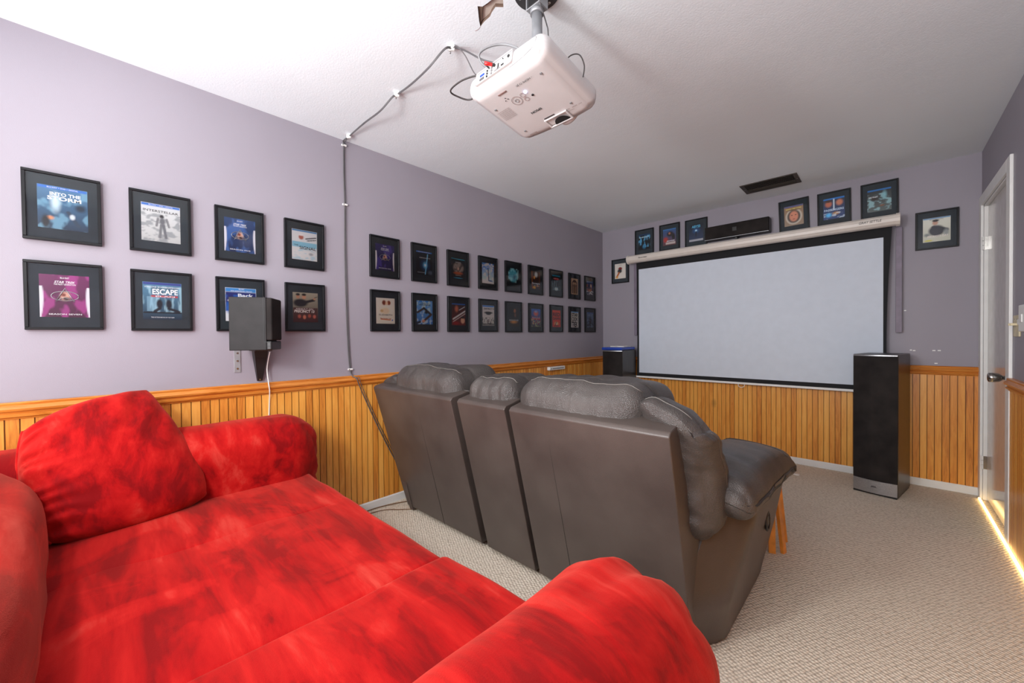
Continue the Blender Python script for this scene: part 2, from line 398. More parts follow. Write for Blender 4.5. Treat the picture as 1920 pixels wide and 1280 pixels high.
lathe('door_knob', [(0, .032), (.004, .032), (.008, .026), (.012, .013), (.03, .011), (.036, .018), (.045, .024), (.07, .027), (.082, .026), (.086, .02), (.087, .0)], (W+.018-do[0], ky-do[1], kz), (-1, 0, 0), 'chrome', door)
tag(box('light_strip', (W-.022, -5.3, .002), (W-.012, -.1, .012), led, None, .001), 'glowing warm light strip along the foot of the right wall', 'light strip')

# ------------------------------------------------------------------ light switch group on the right wall
o = thing('light_switch', 'ivory double toggle switch plate beside the door', 'switch', (W, -1.07, 1.195))
box('switch_plate', (-.008, -.06, -.055), (0, .06, .055), 'brass', o, .003)
for dy in (-.024, .024):
    box('toggle', (-.03, dy-.005, .002), (-.006, dy+.005, .014), 'brass', o, .002)
    cyl('screw', (-.0095, dy, .034), (-.0075, dy, .034), .003, 'chrome', o, seg=10)
tag(box('wall_raceway', (W-.014, -1.2, 1.2), (W-.0005, -1.131, 1.228), 'white', None, .003), 'short white cable cover between the ivory switch plate and white box', 'cable cover')
o = thing('wall_control', 'white wall control box right of the ivory switch plate', 'wall control', (W, -1.26, 1.23))
box('housing', (-.02, -.06, -.065), (0, .06, .065), 'white', o, .004)
box('dial', (-.024, -.02, -.02), (-.019, .02, .02), 'white', o, .003)

# ------------------------------------------------------------------ picture frames
FW, FH, PW, PH = .222, .285, .141, .178
def frame_me():
    bm = bmesh.new(); b = .011; d = .02
    for lo, hi in (((-FW/2, -d, -FH/2), (FW/2, -.001, -FH/2+b)), ((-FW/2, -d, FH/2-b), (FW/2, -.001, FH/2)), ((-FW/2, -d, -FH/2+b), (-FW/2+b, -.001, FH/2-b)), ((FW/2-b, -d, -FH/2+b), (FW/2, -.001, FH/2-b))):
        box_bm(bm, lo, hi, None, .0012, 1)
    me = bm_me(bm); me.materials.append(M['black']); return me
def slab_me(w, h, y0, y1, mat):
    bm = bmesh.new(); box_bm(bm, (-w/2, y0, -h/2), (w/2, y1, h/2)); me = bm_me(bm); me.materials.append(M[mat]); return me
ME_F = frame_me(); ME_M = slab_me(FW-.02, FH-.02, -.010, -.002, 'mat')
ME_G = me_from([(-FW/2+.01, -.0155, -FH/2+.01), (FW/2-.01, -.0155, -FH/2+.01), (FW/2-.01, -.0155, FH/2-.01), (-FW/2+.01, -.0155, FH/2-.01)], [(0, 1, 2, 3)]); ME_G.materials.append(M['glass'])
NU, NV = 44, 56
UU, VV = np.meshgrid((np.arange(NU+1))/NU, (np.arange(NV+1))/NV)   # v upward
def L3(c): return np.array(lin(c)[:3])
class Art:
    def __init__(s, top, bot, seed=0):
        t = VV[..., None]; s.c = L3(bot)*(1-t)+L3(top)*t; s.rs = np.random.RandomState(seed)
    def add(s, m, c): m = np.clip(m, 0, 1)[..., None]; s.c = s.c*(1-m)+L3(c)*m; return s
    def ell(s, x, y, rx, ry, c, soft=.25, a=1):
        d = np.sqrt(((UU-x)/rx)**2+((VV-y)/ry)**2); return s.add((1-d)/soft*a if a == 1 else np.clip((1-d)/soft, 0, 1)*a, c)
    def rect(s, x0, y0, x1, y1, c, a=1):
        e = .5/NU; m = np.clip((UU-x0)/e, 0, 1)*np.clip((x1-UU)/e, 0, 1)*np.clip((VV-y0)/e, 0, 1)*np.clip((y1-VV)/e, 0, 1); return s.add(m*a, c)
    def line(s, x0, y0, x1, y1, w, c, a=1, asp=1.27):
        dx, dy = x1-x0, (y1-y0)*asp; L2 = dx*dx+dy*dy; t = np.clip(((UU-x0)*dx+(VV-y0)*asp*dy)/L2, 0, 1)
        d = np.hypot(UU-x0-t*dx, (VV-y0)*asp-t*dy); return s.add(np.clip((w-d)/(w*.4+.006)+.3, 0, 1)*a*(d < w*1.3), c)
    def noise(s, c, amt=.6, sx=5, sy=5, thr=.5, seed=0, y0=0, y1=1):
        n = np.zeros_like(UU)
        for i in range(UU.shape[0]):
            for j in range(UU.shape[1]):
                n[i, j] = noise.fractal(Vector((UU[i, j]*sx+seed*7.3, VV[i, j]*sy, seed)), 1, 2, 3)
        m = np.clip((n+.5-thr)*3.5, 0, 1)*amt*((VV >= y0) & (VV <= y1)); return s.add(m, c)
    def ring(s, x, y, rx, ry, w, c):
        d = np.sqrt(((UU-x)/rx)**2+((VV-y)/ry)**2); return s.add(np.clip(1-np.abs(d-1)/w, 0, 1)*1.3, c)
    def mesh(s):
        me = me_from([((u-.5)*PW, -.0112, (v-.5)*PH) for v in VV[:, 0] for u in UU[0]], [(r*(NU+1)+q, r*(NU+1)+q+1, (r+1)*(NU+1)+q+1, (r+1)*(NU+1)+q) for r in range(NV) for q in range(NU)])
        a = me.color_attributes.new('Col', 'FLOAT_COLOR', 'POINT')
        d = np.ones(((NU+1)*(NV+1), 4), dtype=np.float32); d[:, :3] = np.clip(s.c, 0, 1).reshape(-1, 3); a.data.foreach_set('color', d.ravel())
        me.materials.append(M['printed']); return me
INKS = {}
def ink(c):
    if c not in INKS: INKS[c] = plain('print ink %02x%02x%02x' % c, c, .5, var=.02)
    return INKS[c]
TM = Matrix(((1, 0, 0, 0), (0, 0, -1, 0), (0, 1, 0, 0), (0, 0, 0, 1)))
def picture(loc, facing, art, label, titles=(), extra=None, group=None, tilt=0, rx=0):
    o = thing('picture_frame', label, 'picture frame', loc, (rx, tilt, PI/2 if facing == 'x' else 0), group)
    link('frame_moulding', ME_F, o); link('mat_board', ME_M, o); cv = link('cover_print', art.mesh(), o)
    for (body, x, y, w, h, c, *bo) in titles:
        kw = dict(bold=bo[0] if bo else .01)
        if len(bo) > 1: kw['shear'] = bo[1]
        me = text_me(body, w*PW, h*PH, **kw); me.transform(Matrix.Translation(((x-.5)*PW, -.0120, (y-.5)*PH)) @ TM); link('lettering', me, cv, ink(c))
    if extra: extra(cv)
    link('glass_pane', ME_G, o)
    return o
def bluebar(a): return a.rect(0, .925, 1, 1, (40, 110, 200))
BB = [('BLU-RAY + DVD + DIGITAL', .5, .962, .62, .028, (235, 240, 250))]
Wt = (240, 242, 246)
def season(top, bot, seed, side=(225, 225, 235)):
    a = Art(top, bot, seed).noise(tuple(min(255, int(v*1.5+25)) for v in top), .5, 3, 2, .5, seed)
    for (x, s_) in ((0, 1), (1, -1)):
        m = np.clip((.085-.0-np.abs(UU-x)+.25*(VV-.45)**2*-1)/.02, 0, 1)*(VV < .72); a.add(m, side)
    a.ell(.5, .50, .13, .14, (215, 170, 150), .5).ell(.47, .53, .06, .05, (130, 60, 50), .4).ell(.52, .44, .07, .05, (60, 40, 40), .4)
    return a
def emblem(cv):
    def ringp(rx, rz, cx=0, cz=0, n=28):
        return [(cx+rx*math.cos(2*PI*k/n), -.0125, cz+rz*math.sin(2*PI*k/n)) for k in range(n+1)]
    tube('oval_ring', ringp(.039, .020, 0, 0), .0017, 'silver', cv, 1, 6, smooth=False)
    tube('pointed_arch', [(-.027, -.0135, -.024), (-.010, -.0135, .012), (0, -.0135, .034), (.010, -.0135, .012), (.027, -.0135, -.024), (.012, -.0135, -.010), (0, -.0135, -.006), (-.012, -.0135, -.010), (-.027, -.0135, -.024)], .0015, 'silver', cv, 1, 6, smooth=False)
def ST(season_txt): return [('BLU-RAY', .5, .93, .18, .04, Wt), ('STAR TREK', .5, .83, .42, .055, Wt, .02, .3), ('THE NEXT GENERATION', .5, .775, .44, .035, Wt, .015), (season_txt, .5, .07, .66, .035, Wt, .01)]
cols = [-4.415, -4.104, -3.785, -3.459, -2.937, -2.615, -2.289, -1.956, -1.631, -1.307, -.969, -.630, -.312]
ZT, ZB = 1.7215, 1.350
A = Art
TOP = [
 (bluebar(A((70, 120, 160), (20, 45, 70)).noise((120, 170, 195), .7, 3, 3, .5, 1).ell(.35, .62, .14, .3, (200, 220, 228), .8).ell(.24, .25, .1, .06, (230, 150, 100), .7).ell(.15, .15, .1, .2, (15, 20, 28), .5).line(.6, .42, .8, .12, .05, (40, 60, 80)).ell(.68, .32, .07, .08, (210, 220, 230), .5).ell(.85, .55, .15, .12, (15, 40, 60), .6)), 'framed storm blue cover with white block title, upper row, far left of the wall', BB+[('INTO THE', .55, .82, .62, .08, Wt, .03), ('STORM', .53, .72, .68, .09, Wt, .03)], None),
 (bluebar(A((215, 218, 220), (190, 192, 192)).noise((130, 136, 142), .7, 4, 8, .5, 2, 0, .75).ell(.52, .68, .07, .06, (35, 35, 40), .4).ell(.53, .55, .1, .13, (110, 112, 118), .5).line(.50, .45, .46, .12, .04, (120, 122, 126)).line(.56, .45, .62, .12, .045, (110, 112, 118)).line(.42, .62, .38, .42, .035, (125, 126, 130)).line(.64, .62, .7, .42, .035, (125, 126, 130))), 'framed pale grey cover with a walking spacesuit figure, upper row', BB+[('INTERSTELLAR', .5, .81, .9, .06, (50, 52, 58), .01)], None),
 (season((40, 70, 120), (18, 38, 80), 3), 'framed blue cover with silver oval emblem, above the wall speaker', ST('SEASON FIVE'), emblem),
 (A((232, 236, 238), (236, 238, 238)).rect(0, .94, 1, 1, (30, 130, 190)).ell(.36, .76, .12, .1, (190, 110, 90), .4).ell(.36, .84, .14, .05, (240, 240, 240), .5).line(.55, .72, .95, .80, .03, (90, 90, 96)).line(.6, .66, .95, .72, .02, (60, 60, 66)).rect(0, .42, 1, .6, (120, 200, 226), .8).noise((150, 210, 230), .5, 3, 9, .5, 4, 0, .4).ell(.75, .22, .12, .06, (170, 176, 180), .6), 'framed white and aqua cover with black title, left of the hanging cable', [('THE', .16, .48, .16, .045, (40, 60, 70), 0), ('SIGNAL', .62, .41, .66, .10, (30, 44, 54), .01)], None),
 (season((40, 28, 92), (24, 12, 60), 5), 'framed violet cover with silver oval emblem, first right of the hanging cable, upper row', ST('SEASON SIX'), emblem),
 (A((6, 12, 26), (4, 6, 12)).rect(0, .93, 1, 1, (30, 110, 190)).ell(.56, .42, .36, .3, (14, 70, 120), 1).ell(.56, .42, .18, .18, (120, 200, 235), 1).line(.72, .88, .56, .05, .035, (110, 180, 220)).ell(.9, .12, .25, .12, (70, 80, 96), .7).ell(.56, .42, .07, .07, (240, 250, 255), .7), 'framed black cover with a blue light burst, upper row', [('GRAVITY', .55, .72, .7, .04, Wt, .01), ('NOW ON 3D BLU-RAY', .5, .965, .8, .03, Wt, .01), ('BONUS DISC', .3, .1, .45, .04, (190, 200, 210), .01)], None),
 (A((12, 14, 20), (10, 10, 14)).line(.03, .95, .97, .93, .02, (60, 170, 200)).ell(.52, .55, .44, .28, (140, 128, 118), .3).noise((60, 50, 48), .8, 5, 5, .5, 7, .3, .8).ell(.5, .3, .42, .08, (170, 84, 40), .5).ell(.5, .5, .1, .1, (200, 170, 150), .8).ell(.5, .08, .4, .03, (50, 140, 170), .5), 'framed black cover with a brown cloudy globe and orange horizon, upper row', [('THE SKY ABOVE', .5, .79, .4, .04, Wt, .01), ('RISING', .5, .2, .4, .035, (220, 200, 180), .01)], None),
 (A((40, 120, 190), (210, 226, 240)).noise((235, 242, 250), .9, 4, 6, .5, 8).line(.5, .75, .56, .15, .04, (40, 60, 90)).line(.62, .7, .85, .1, .06, (180, 200, 220)).ell(.7, .14, .25, .05, (40, 80, 130), .6), 'framed icy blue and white cover, upper row', [('THE DAY', .35, .93, .5, .06, Wt, .01), ('AFTER', .5, .86, .7, .06, Wt, .02), ('TOMORROW', .6, .79, .6, .04, Wt, .01)], None),
 (A((10, 22, 32), (10, 18, 24)).ell(.46, .58, .5, .40, (70, 160, 178), .25).noise((150, 210, 215), .6, 4, 4, .5, 9, .2, .95).ell(.6, .5, .2, .2, (30, 100, 130), .8).noise((6, 14, 20), .9, 9, 9, .5, 10, 0, .25), 'framed cover filled by a teal planet, upper row', [], None),
 (A((60, 30, 14), (46, 22, 12)).ell(.55, .82, .22, .2, (190, 200, 200), .6).line(.1, .98, .14, .05, .06, (130, 70, 30)).line(.92, .98, .9, .05, .05, (110, 56, 26)).ell(.36, .65, .14, .12, (240, 160, 70), .7).ell(.5, .55, .14, .14, (60, 30, 16), .6).ell(.35, .1, .2, .1, (240, 170, 40), .6).ell(.7, .2, .14, .08, (180, 120, 60), .6), 'framed amber brown cover with white script title, upper row', [('Escape', .52, .32, .85, .12, Wt, .03), ('the city', .6, .2, .6, .06, Wt, .01)], None),
 (A((12, 20, 24), (20, 30, 36)).rect(0, .92, 1, 1, (20, 130, 160)).ell(.5, .78, .44, .07, (190, 40, 40), .4).noise((110, 140, 150), .7, 9, 3, .5, 12, .1, .7).ell(.5, .18, .3, .12, (190, 220, 230), .7), 'framed dark cover with teal bar and red title over misty shapes, upper row', [('DEEP SEA', .5, .79, .6, .05, (230, 200, 200), .01)], None),
 (A((176, 148, 120), (168, 140, 112)).rect(0, 0, .06, 1, (60, 44, 34)).rect(.94, 0, 1, 1, (60, 44, 34)).ell(.5, .7, .36, .22, (60, 44, 34), .12).ell(.5, .66, .27, .16, (168, 140, 112), .15).rect(.14, .06, .3, .62, (70, 50, 38)).rect(.7, .06, .86, .62, (70, 50, 38)).line(.42, .1, .42, .6, .06, (54, 40, 32)).line(.58, .1, .58, .6, .06, (54, 40, 32)).ell(.5, .78, .22, .05, (84, 60, 46), .4), 'framed sepia cover with an arch motif, upper row', [], None),
 (A((40, 60, 110), (20, 24, 40)).noise((190, 120, 70), .7, 5, 4, .5, 14, .3, .8).ell(.65, .7, .15, .14, (220, 180, 160), .6).ell(.3, .6, .15, .1, (70, 40, 30), .6).noise((230, 235, 245), .9, 5, 8, .45, 15, .1, .35), 'framed blue and orange collage cover, upper row, nearest the corner', [('JOURNEY', .5, .92, .86, .07, (170, 195, 230), .02)], None),
]
BOT = [
 (season((112, 28, 92), (70, 8, 52), 21), 'framed magenta cover with silver oval emblem, lower row, far left of the wall', ST('SEASON SEVEN'), emblem),
 (A((90, 140, 170), (16, 40, 60)).rect(0, .925, 1, 1, (60, 70, 150)).noise((170, 210, 225), .7, 8, 2, .5, 22, .2, .9).rect(.2, .70, .88, .88, (24, 50, 70), .5).rect(.1, .22, .42, .62, (150, 190, 210), .5).ell(.42, .42, .1, .16, (16, 22, 34), .4).ell(.66, .42, .1, .16, (16, 22, 34), .4).line(.66, .3, .92, .22, .05, (16, 22, 34)).line(.42, .3, .3, .22, .05, (16, 22, 34)).rect(0, .16, 1, .21, (10, 18, 28)).rect(.2, .6, .9, .65, (200, 40, 40)), 'framed steel blue cover with white title over a red bar, lower row', [('ESCAPE', .57, .75, .66, .15, Wt, .03), ('PLAN', .57, .625, .5, .03, Wt, .02), ('STALLONE  SCHWARZENEGGER', .5, .87, .9, .04, Wt, .005), ('THE ACTION MOVIE OF THE YEAR', .5, .06, .6, .03, Wt, .005)], None),
 (A((230, 232, 238), (226, 228, 232)).rect(0, .88, 1, 1, (60, 140, 205)).rect(0, .3, 1, .88, (30, 40, 110)).ell(.18, .4, .25, .22, (60, 110, 190), .6).ell(.15, .62, .1, .04, (240, 240, 250), .5).ell(.5, .1, .5, .25, (226, 228, 232), .5).noise((30, 110, 200), .5, 6, 6, .5, 23, .3, .8), 'framed navy and white cover partly hidden behind the wall speaker', [('BLU-RAY', .52, .965, .18, .04, Wt), ('25TH ANNIVERSARY TRILOGY', .52, .905, .7, .035, Wt, .01), ('Back', .65, .78, .5, .1, Wt, .03)], None),
 (A((176, 170, 150), (30, 14, 14)).ell(.2, .86, .09, .08, (190, 140, 110), .4).ell(.2, .93, .1, .05, (30, 20, 18), .4).ell(.44, .85, .1, .09, (200, 150, 120), .4).ell(.44, .93, .11, .05, (24, 18, 16), .4).ell(.3, .65, .34, .16, (26, 22, 26), .35).line(.4, .66, .84, .76, .06, (28, 24, 28)).ell(.86, .80, .06, .05, (200, 150, 120), .5).line(.86, .84, .98, .88, .015, (30, 30, 34)).rect(0, 0, 1, .5, (70, 16, 18), .85).ell(.25, .2, .08, .08, (180, 90, 70), .5).ell(.45, .18, .08, .09, (200, 120, 90), .5).ell(.65, .22, .08, .08, (170, 80, 60), .5).ell(.85, .2, .08, .08, (190, 100, 80), .5), 'framed dark red cover showing two figures aiming, lower row, right of the wall speaker', [('ASSAULT ON', .45, .45, .7, .05, (230, 220, 215), .01, .1), ('PRECINCT 13', .45, .37, .8, .09, (240, 236, 230), .03, .1)], None),
 (A((226, 220, 204), (224, 216, 200)).ell(.42, .82, .13, .12, (120, 56, 26), .4).ell(.68, .82, .12, .11, (130, 62, 30), .4).ell(.56, .8, .09, .1, (232, 190, 160), .5).ell(.5, .5, .28, .16, (216, 200, 174), .5).ell(.3, .5, .12, .08, (196, 170, 120), .6).rect(.06, .04, .94, .05, (150, 140, 120)).rect(.06, .95, .94, .96, (150, 140, 120)).rect(.05, .04, .06, .96, (150, 140, 120)).rect(.93, .04, .94, .96, (150, 140, 120)).line(.25, .18, .75, .15, .03, (190, 110, 60)).ell(.86, .14, .04, .035, (40, 90, 170), .3), 'framed cream cover with a pale figure and thin title, first right of the hanging cable', [('ELIZABETH', .5, .345, .7, .06, (50, 40, 36), 0), ('The Golden Age', .5, .2, .6, .06, (170, 90, 50), .01)], None),
 (A((110, 170, 215), (40, 110, 180)).rect(0, .93, 1, 1, (40, 130, 205)).noise((190, 215, 235), .8, 4, 4, .5, 26).line(.05, .5, .45, .68, .06, (60, 44, 44)).line(.45, .68, .9, .42, .07, (40, 34, 40)).line(.9, .42, .4, .12, .07, (70, 50, 46)).ell(.42, .14, .14, .07, (210, 150, 120), .6).ell(.6, .52, .14, .1, (30, 34, 44), .5).line(.0, .05, .2, .1, .06, (30, 40, 60)), 'framed sky blue cover with dark interlocked arms, lower row', [('STEALTH', .5, .88, .5, .05, (40, 60, 100), .01), ('NEW ORLEANS', .5, .82, .7, .05, (30, 40, 70), .02)], None),
 (A((40, 26, 26), (110, 30, 26)).rect(.0, .93, 1, 1, (40, 100, 180)).ell(.35, .75, .18, .2, (190, 110, 80), .6).line(.1, .28, .98, .66, .05, (220, 216, 210)).line(.1, .16, .98, .54, .03, (190, 180, 176)).ell(.8, .22, .18, .17, (220, 170, 140), .4).ell(.8, .36, .2, .06, (50, 34, 30), .4).line(.55, .7, .95, .86, .03, (190, 190, 190)).ell(.3, .1, .3, .1, (150, 30, 30), .6), 'framed dark red cover crossed by diagonal white slashes, lower row', [], None),
 (A((210, 214, 210), (200, 202, 196)).rect(0, .92, 1, 1, (40, 130, 205)).ell(.5, .64, .44, .07, (30, 32, 36), .4).ell(.5, .58, .25, .06, (50, 54, 60), .4).noise((50, 50, 52), .9, 9, 6, .5, 28, .05, .4).ell(.5, .25, .18, .22, (206, 208, 202), .4).rect(.2, .03, .85, .06, (230, 230, 230)).rect(0, 0, 1, .12, (40, 40, 42), .7), 'framed white and black cover with a hovering dark craft, lower row', [('DISTRICT 9', .55, .83, .85, .08, (60, 60, 66), .03), ('E', .5, .2, .18, .2, (70, 70, 70), .02)], None),
 (A((20, 18, 16), (24, 18, 12)).ell(.6, .82, .14, .13, (170, 110, 70), .5).ell(.64, .6, .12, .14, (120, 80, 60), .6).ell(.5, .25, .44, .13, (196, 140, 60), .8).rect(.05, .3, .95, .36, (110, 130, 140), .7), 'framed black cover with a lit face and a silver title band, lower row', [('BODY OF LIES', .5, .33, .9, .08, (200, 210, 215), .02)], None),
 (A((60, 110, 190), (60, 50, 50)).ell(.5, .75, .34, .2, (200, 110, 100), .6).ell(.5, .85, .2, .08, (120, 160, 210), .6).rect(0, .40, 1, .5, (200, 50, 50), .6).noise((200, 60, 60), .6, 7, 7, .5, 30, .15, .6).noise((180, 190, 140), .7, 9, 9, .52, 31, .0, .45), 'framed multicoloured red and blue crowd cover, lower row', [('WHITE HOUSE', .5, .5, .85, .06, (230, 220, 225), .02)], None),
 (A((206, 66, 34), (190, 50, 24)).ell(.5, .2, .36, .16, (240, 160, 90), .8).ell(.5, .22, .14, .12, (250, 220, 180), .6).line(.3, .05, .5, .3, .05, (120, 30, 20)).ell(.5, .08, .4, .06, (120, 28, 18), .6), 'framed orange red cover with large black block title, lower row', [('RED', .5, .74, .84, .22, (34, 14, 12), .02), ('DAWN', .5, .50, .84, .16, (60, 18, 14), .02)], None),
 (A((206, 206, 190), (210, 210, 196)).rect(0, .93, 1, 1, (30, 130, 190)), 'framed ivory cover filled with tall black lettering, lower row', [('STAR', .5, .79, .86, .22, (28, 28, 28), .03), ('COOK', .5, .53, .86, .24, (28, 28, 28), .03), ('TREK', .5, .2, .86, .34, (28, 28, 28), .03)], None),
 (A((90, 110, 140), (20, 26, 40)).rect(0, .93, 1, 1, (40, 80, 140)).ell(.5, .45, .26, .36, (20, 24, 34), .6).noise((110, 130, 160), .5, 3, 8, .5, 34), 'framed slate blue cover with a dark tower, lower row, nearest the corner', [], None),
]
G1 = 'framed cover prints in two rows on the left wall'
def fix(lbl, i, top):
    return lbl
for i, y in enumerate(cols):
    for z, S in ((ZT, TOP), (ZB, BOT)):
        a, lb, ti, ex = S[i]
        a.c = np.clip(a.c*(1.0 if i < 4 else 1.35+.04*(i-4)), 0, .9)  # farther prints brightened in colour to make up for light lost at grazing glass
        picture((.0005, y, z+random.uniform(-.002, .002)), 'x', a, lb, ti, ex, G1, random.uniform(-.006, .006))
G2 = 'framed cover prints around the projection screen'
for (x, z, a, lb, ti, ti_) in [
 (.243, 1.936, A((205, 200, 194), (210, 204, 196)).ell(.5, .66, .22, .13, (120, 24, 26), .4).ell(.45, .5, .25, .16, (40, 44, 44), .4).line(.4, .4, .2, .15, .08, (170, 90, 40)).ell(.2, .1, .16, .1, (210, 150, 60), .6), 'framed pale cover with a dark red figure, left of the screen casing', [('A FILM', .5, .9, .25, .03, (60, 50, 50), .01)], 0),
 (.545, 2.233, A((10, 18, 28), (6, 10, 16)).rect(0, .92, 1, 1, (20, 60, 100)).noise((90, 160, 200), .9, 6, 3, .48, 41, .15, .9).ell(.5, .2, .2, .2, (50, 120, 160), .8).rect(0, 0, .15, .5, (8, 12, 18), .8).rect(.85, 0, 1, .5, (8, 12, 18), .8), 'framed dark cover with dripping blue ice, above the left end of the screen', [('EVEREST', .5, .8, .85, .08, (190, 220, 235), .02)], 0),
 (.832, 2.236, A((50, 90, 140), (100, 60, 60)).rect(0, .93, 1, 1, (60, 120, 180)).ell(.55, .68, .3, .2, (40, 34, 40), .4).ell(.5, .72, .1, .09, (180, 120, 100), .5).ell(.2, .35, .25, .22, (170, 60, 50), .6).ell(.8, .5, .16, .25, (30, 26, 30), .5).rect(.2, .06, .95, .2, (210, 200, 195), .7), 'framed red and blue cover with a dark hatted figure, second above the screen', [('EDGE', .6, .26, .6, .06, Wt, .02)], 0),
 (1.109, 2.231, A((20, 26, 36), (40, 60, 96)).ell(.5, .62, .34, .2, (20, 90, 150), 1).ell(.5, .62, .1, .09, (190, 230, 250), .8).line(.5, .55, .5, .3, .05, (16, 20, 44)).rect(0, 0, 1, .13, (180, 180, 186), .8), 'framed dark cover with blue glow and title, beside the centre speaker', [('ABYSS', .5, .86, .6, .15, (90, 190, 230), .02)], 0),
 (1.945, 2.228, A((150, 118, 90), (150, 130, 110)).rect(0, .93, 1, 1, (70, 90, 150)).ell(.5, .45, .46, .42, (200, 190, 176), .15).ell(.5, .45, .38, .36, (70, 60, 56), .2).ell(.5, .46, .27, .30, (206, 140, 112), .3).ell(.4, .52, .06, .03, (70, 44, 36), .6).ell(.6, .52, .06, .03, (70, 44, 36), .6).ell(.5, .32, .1, .03, (150, 70, 60), .6).ell(.5, .8, .4, .08, (120, 90, 60), .5), 'framed tan cover with a helmeted face, right of the centre speaker', [('BRING HIM HOME', .5, .84, .8, .05, (240, 230, 120), .02)], -.03),
 (2.224, 2.229, A((40, 50, 70), (30, 60, 120)).rect(0, .92, 1, 1, (30, 120, 200)).ell(.25, .72, .2, .18, (190, 110, 80), .5).ell(.76, .74, .2, .18, (200, 130, 100), .5).ell(.25, .86, .2, .08, (70, 40, 30), .5).rect(.46, .4, .54, .95, (220, 235, 245), .8).ell(.25, .2, .2, .14, (90, 190, 240), .7).ell(.6, .25, .22, .1, (180, 130, 70), .6).noise((220, 235, 245), .6, 5, 9, .55, 45, 0, .3), 'framed blue cover with two faces, second right of the centre speaker', [('PASSENGERS', .5, .43, .92, .10, (200, 220, 240), .02)], -.012),
 (2.505, 2.229, A((34, 36, 40), (90, 100, 100)).rect(0, .92, 1, 1, (30, 110, 180)).noise((150, 190, 196), .8, 4, 7, .48, 46, .05, .8).ell(.72, .7, .14, .25, (130, 180, 190), .8).ell(.3, .6, .25, .12, (40, 30, 26), .6).ell(.62, .25, .14, .05, (130, 80, 50), .6), 'framed grey teal stormy sea cover, above the right end of the screen', [('THE FINEST', .25, .66, .4, .06, Wt, .01)], -.008),
 (2.818, 1.934, A((214, 214, 204), (190, 190, 176)).rect(0, .95, 1, 1, (50, 130, 190)).ell(.45, .78, .13, .12, (190, 150, 130), .4).ell(.46, .87, .15, .06, (30, 26, 28), .4).ell(.5, .45, .34, .26, (40, 44, 56), .3).line(.4, .6, .85, .45, .1, (36, 40, 50)).ell(.15, .3, .16, .1, (120, 126, 126), .7).ell(.2, .06, .2, .04, (200, 190, 60), .5).ell(.85, .35, .15, .2, (140, 146, 146), .7), 'framed pale cover with a dark clad figure, right of the screen by the door', [('PATRIOTS DAY', .55, .22, .75, .08, (230, 220, 215), .02), ('MARK WAHLBERG', .5, .92, .5, .03, (40, 40, 40), .005)], 0)]:
    pz = picture((x, -.0005, z), '-y', a, lb, ti, None, G2, ti_)

# ------------------------------------------------------------------ projection screen
SY = -.075
o = thing('projection_screen', 'pull-down projection screen in a cream casing, black bordered', 'projection screen', (1.52, SY, 1.35)); so = (1.52, SY, 1.35)
cp = [(-.0, -.045), (.02, -.047), (.045, -.04), (.062, -.02), (.066, .0), (.062, .022), (.045, .036), (.0, .040)]
X0, X1, CZ = .425, 2.60, 2.03
extrude('casing', [(a-.012, b) for a, b in cp], X1-X0, lambda u, z, s: (X0+s-so[0], -u-.03+.0-.02, CZ+z-so[2]), 'case', o)
for xe in (X0-.02, X1):
    e = extrude('end_cap', [((a-.012)*1.06, b*1.12) for a, b in cp], .022, lambda u, z, s: (xe+s-so[0], -u-.05, CZ+z-so[2]), 'case', o)
zt, zb = 1.99, .705
def sx(side, z):
    t = (z-zb)/(zt-zb); edge = (.482, 2.567)[side]; bow = .010*math.sin(PI*t)-(.004 if side == 0 else 0)
    return edge+(bow if side == 0 else -bow+.012*t*t-.016*(1-t))
vs = []; NZ = 24
for k in range(NZ+1):
    z = zb+(zt-zb)*k/NZ
    for x in (sx(0, z), sx(1, z)): vs.append((x-so[0], 0, z-so[2]))
fs = [(2*k, 2*k+1, 2*k+3, 2*k+2) for k in range(NZ)]
sm = link('black_border', me_from(vs, fs), o, 'sblack')
link('projection_surface', me_from([(.507-so[0], -.0015, .745-so[2]), (2.53-so[0], -.0015, .745-so[2]), (2.53-so[0], -.0015, 1.915-so[2]), (.507-so[0], -.0015, 1.915-so[2])], [(0, 1, 2, 3)]), o, 'screen')
box('bottom_bar', (.37, SY-.010, .688), (2.62, SY+.010, .708), 'white', o, .004, off=so)
tube('pull_handle', [(1.515, SY-.004, .69), (1.518, SY-.008, .67), (1.541, SY-.01, .659), (1.564, SY-.008, .67), (1.567, SY-.004, .69)], .0028, 'white', o, off=so)
text('maker_mark', 'Favorites', Matrix.Translation((.60-so[0], -.0885-.017, 2.028-so[2])) @ TM, .10, .016, 'ink', o, shear=.3, bold=.01)
text('handwriting', 'GRAY SETTLE', Matrix.Translation((2.455-so[0], -.0885-.017, 2.03-so[2])) @ TM, .13, .018, 'ink', o, shear=.2)
def strip(x, lab):
    st = tag(box('mounting_strip', (x-.017, -.05, 1.17), (x+.017, -.0005, 1.985), 'strip', None, .001), lab, 'wall strip')
strip(.452, 'purple painted vertical board behind the left end of the screen casing')
strip(2.618, 'purple painted vertical board behind the right end of the screen casing')

# ------------------------------------------------------------------ centre speaker above the screen
o = thing('centre_speaker', 'long low black centre speaker above the screen casing', 'speaker', (1.5, -.06, 2.10)); co = (1.5, -.06, 2.10)
box('cabinet', (1.225, -.105, 2.105), (1.775, -.012, 2.238), 'blackp', o, .006, off=co)
soft('grille', (1.228, -.118, 2.112), (1.772, -.098, 2.236), .006, 'grille', o, (0, .006, 0), off=co, n=(20, 6, 12))
box('silver_edge', (1.226, -.122, 2.104), (1.774, -.112, 2.109), 'silver', o, .001, off=co)
box('emblem', (1.475, -.1265, 2.155), (1.515, -.1225, 2.195), 'blackp', o, .002, off=co)
box('foot', (1.49, -.09, 2.0705), (1.51, -.04, 2.106), 'blackp', o, .002, off=co)

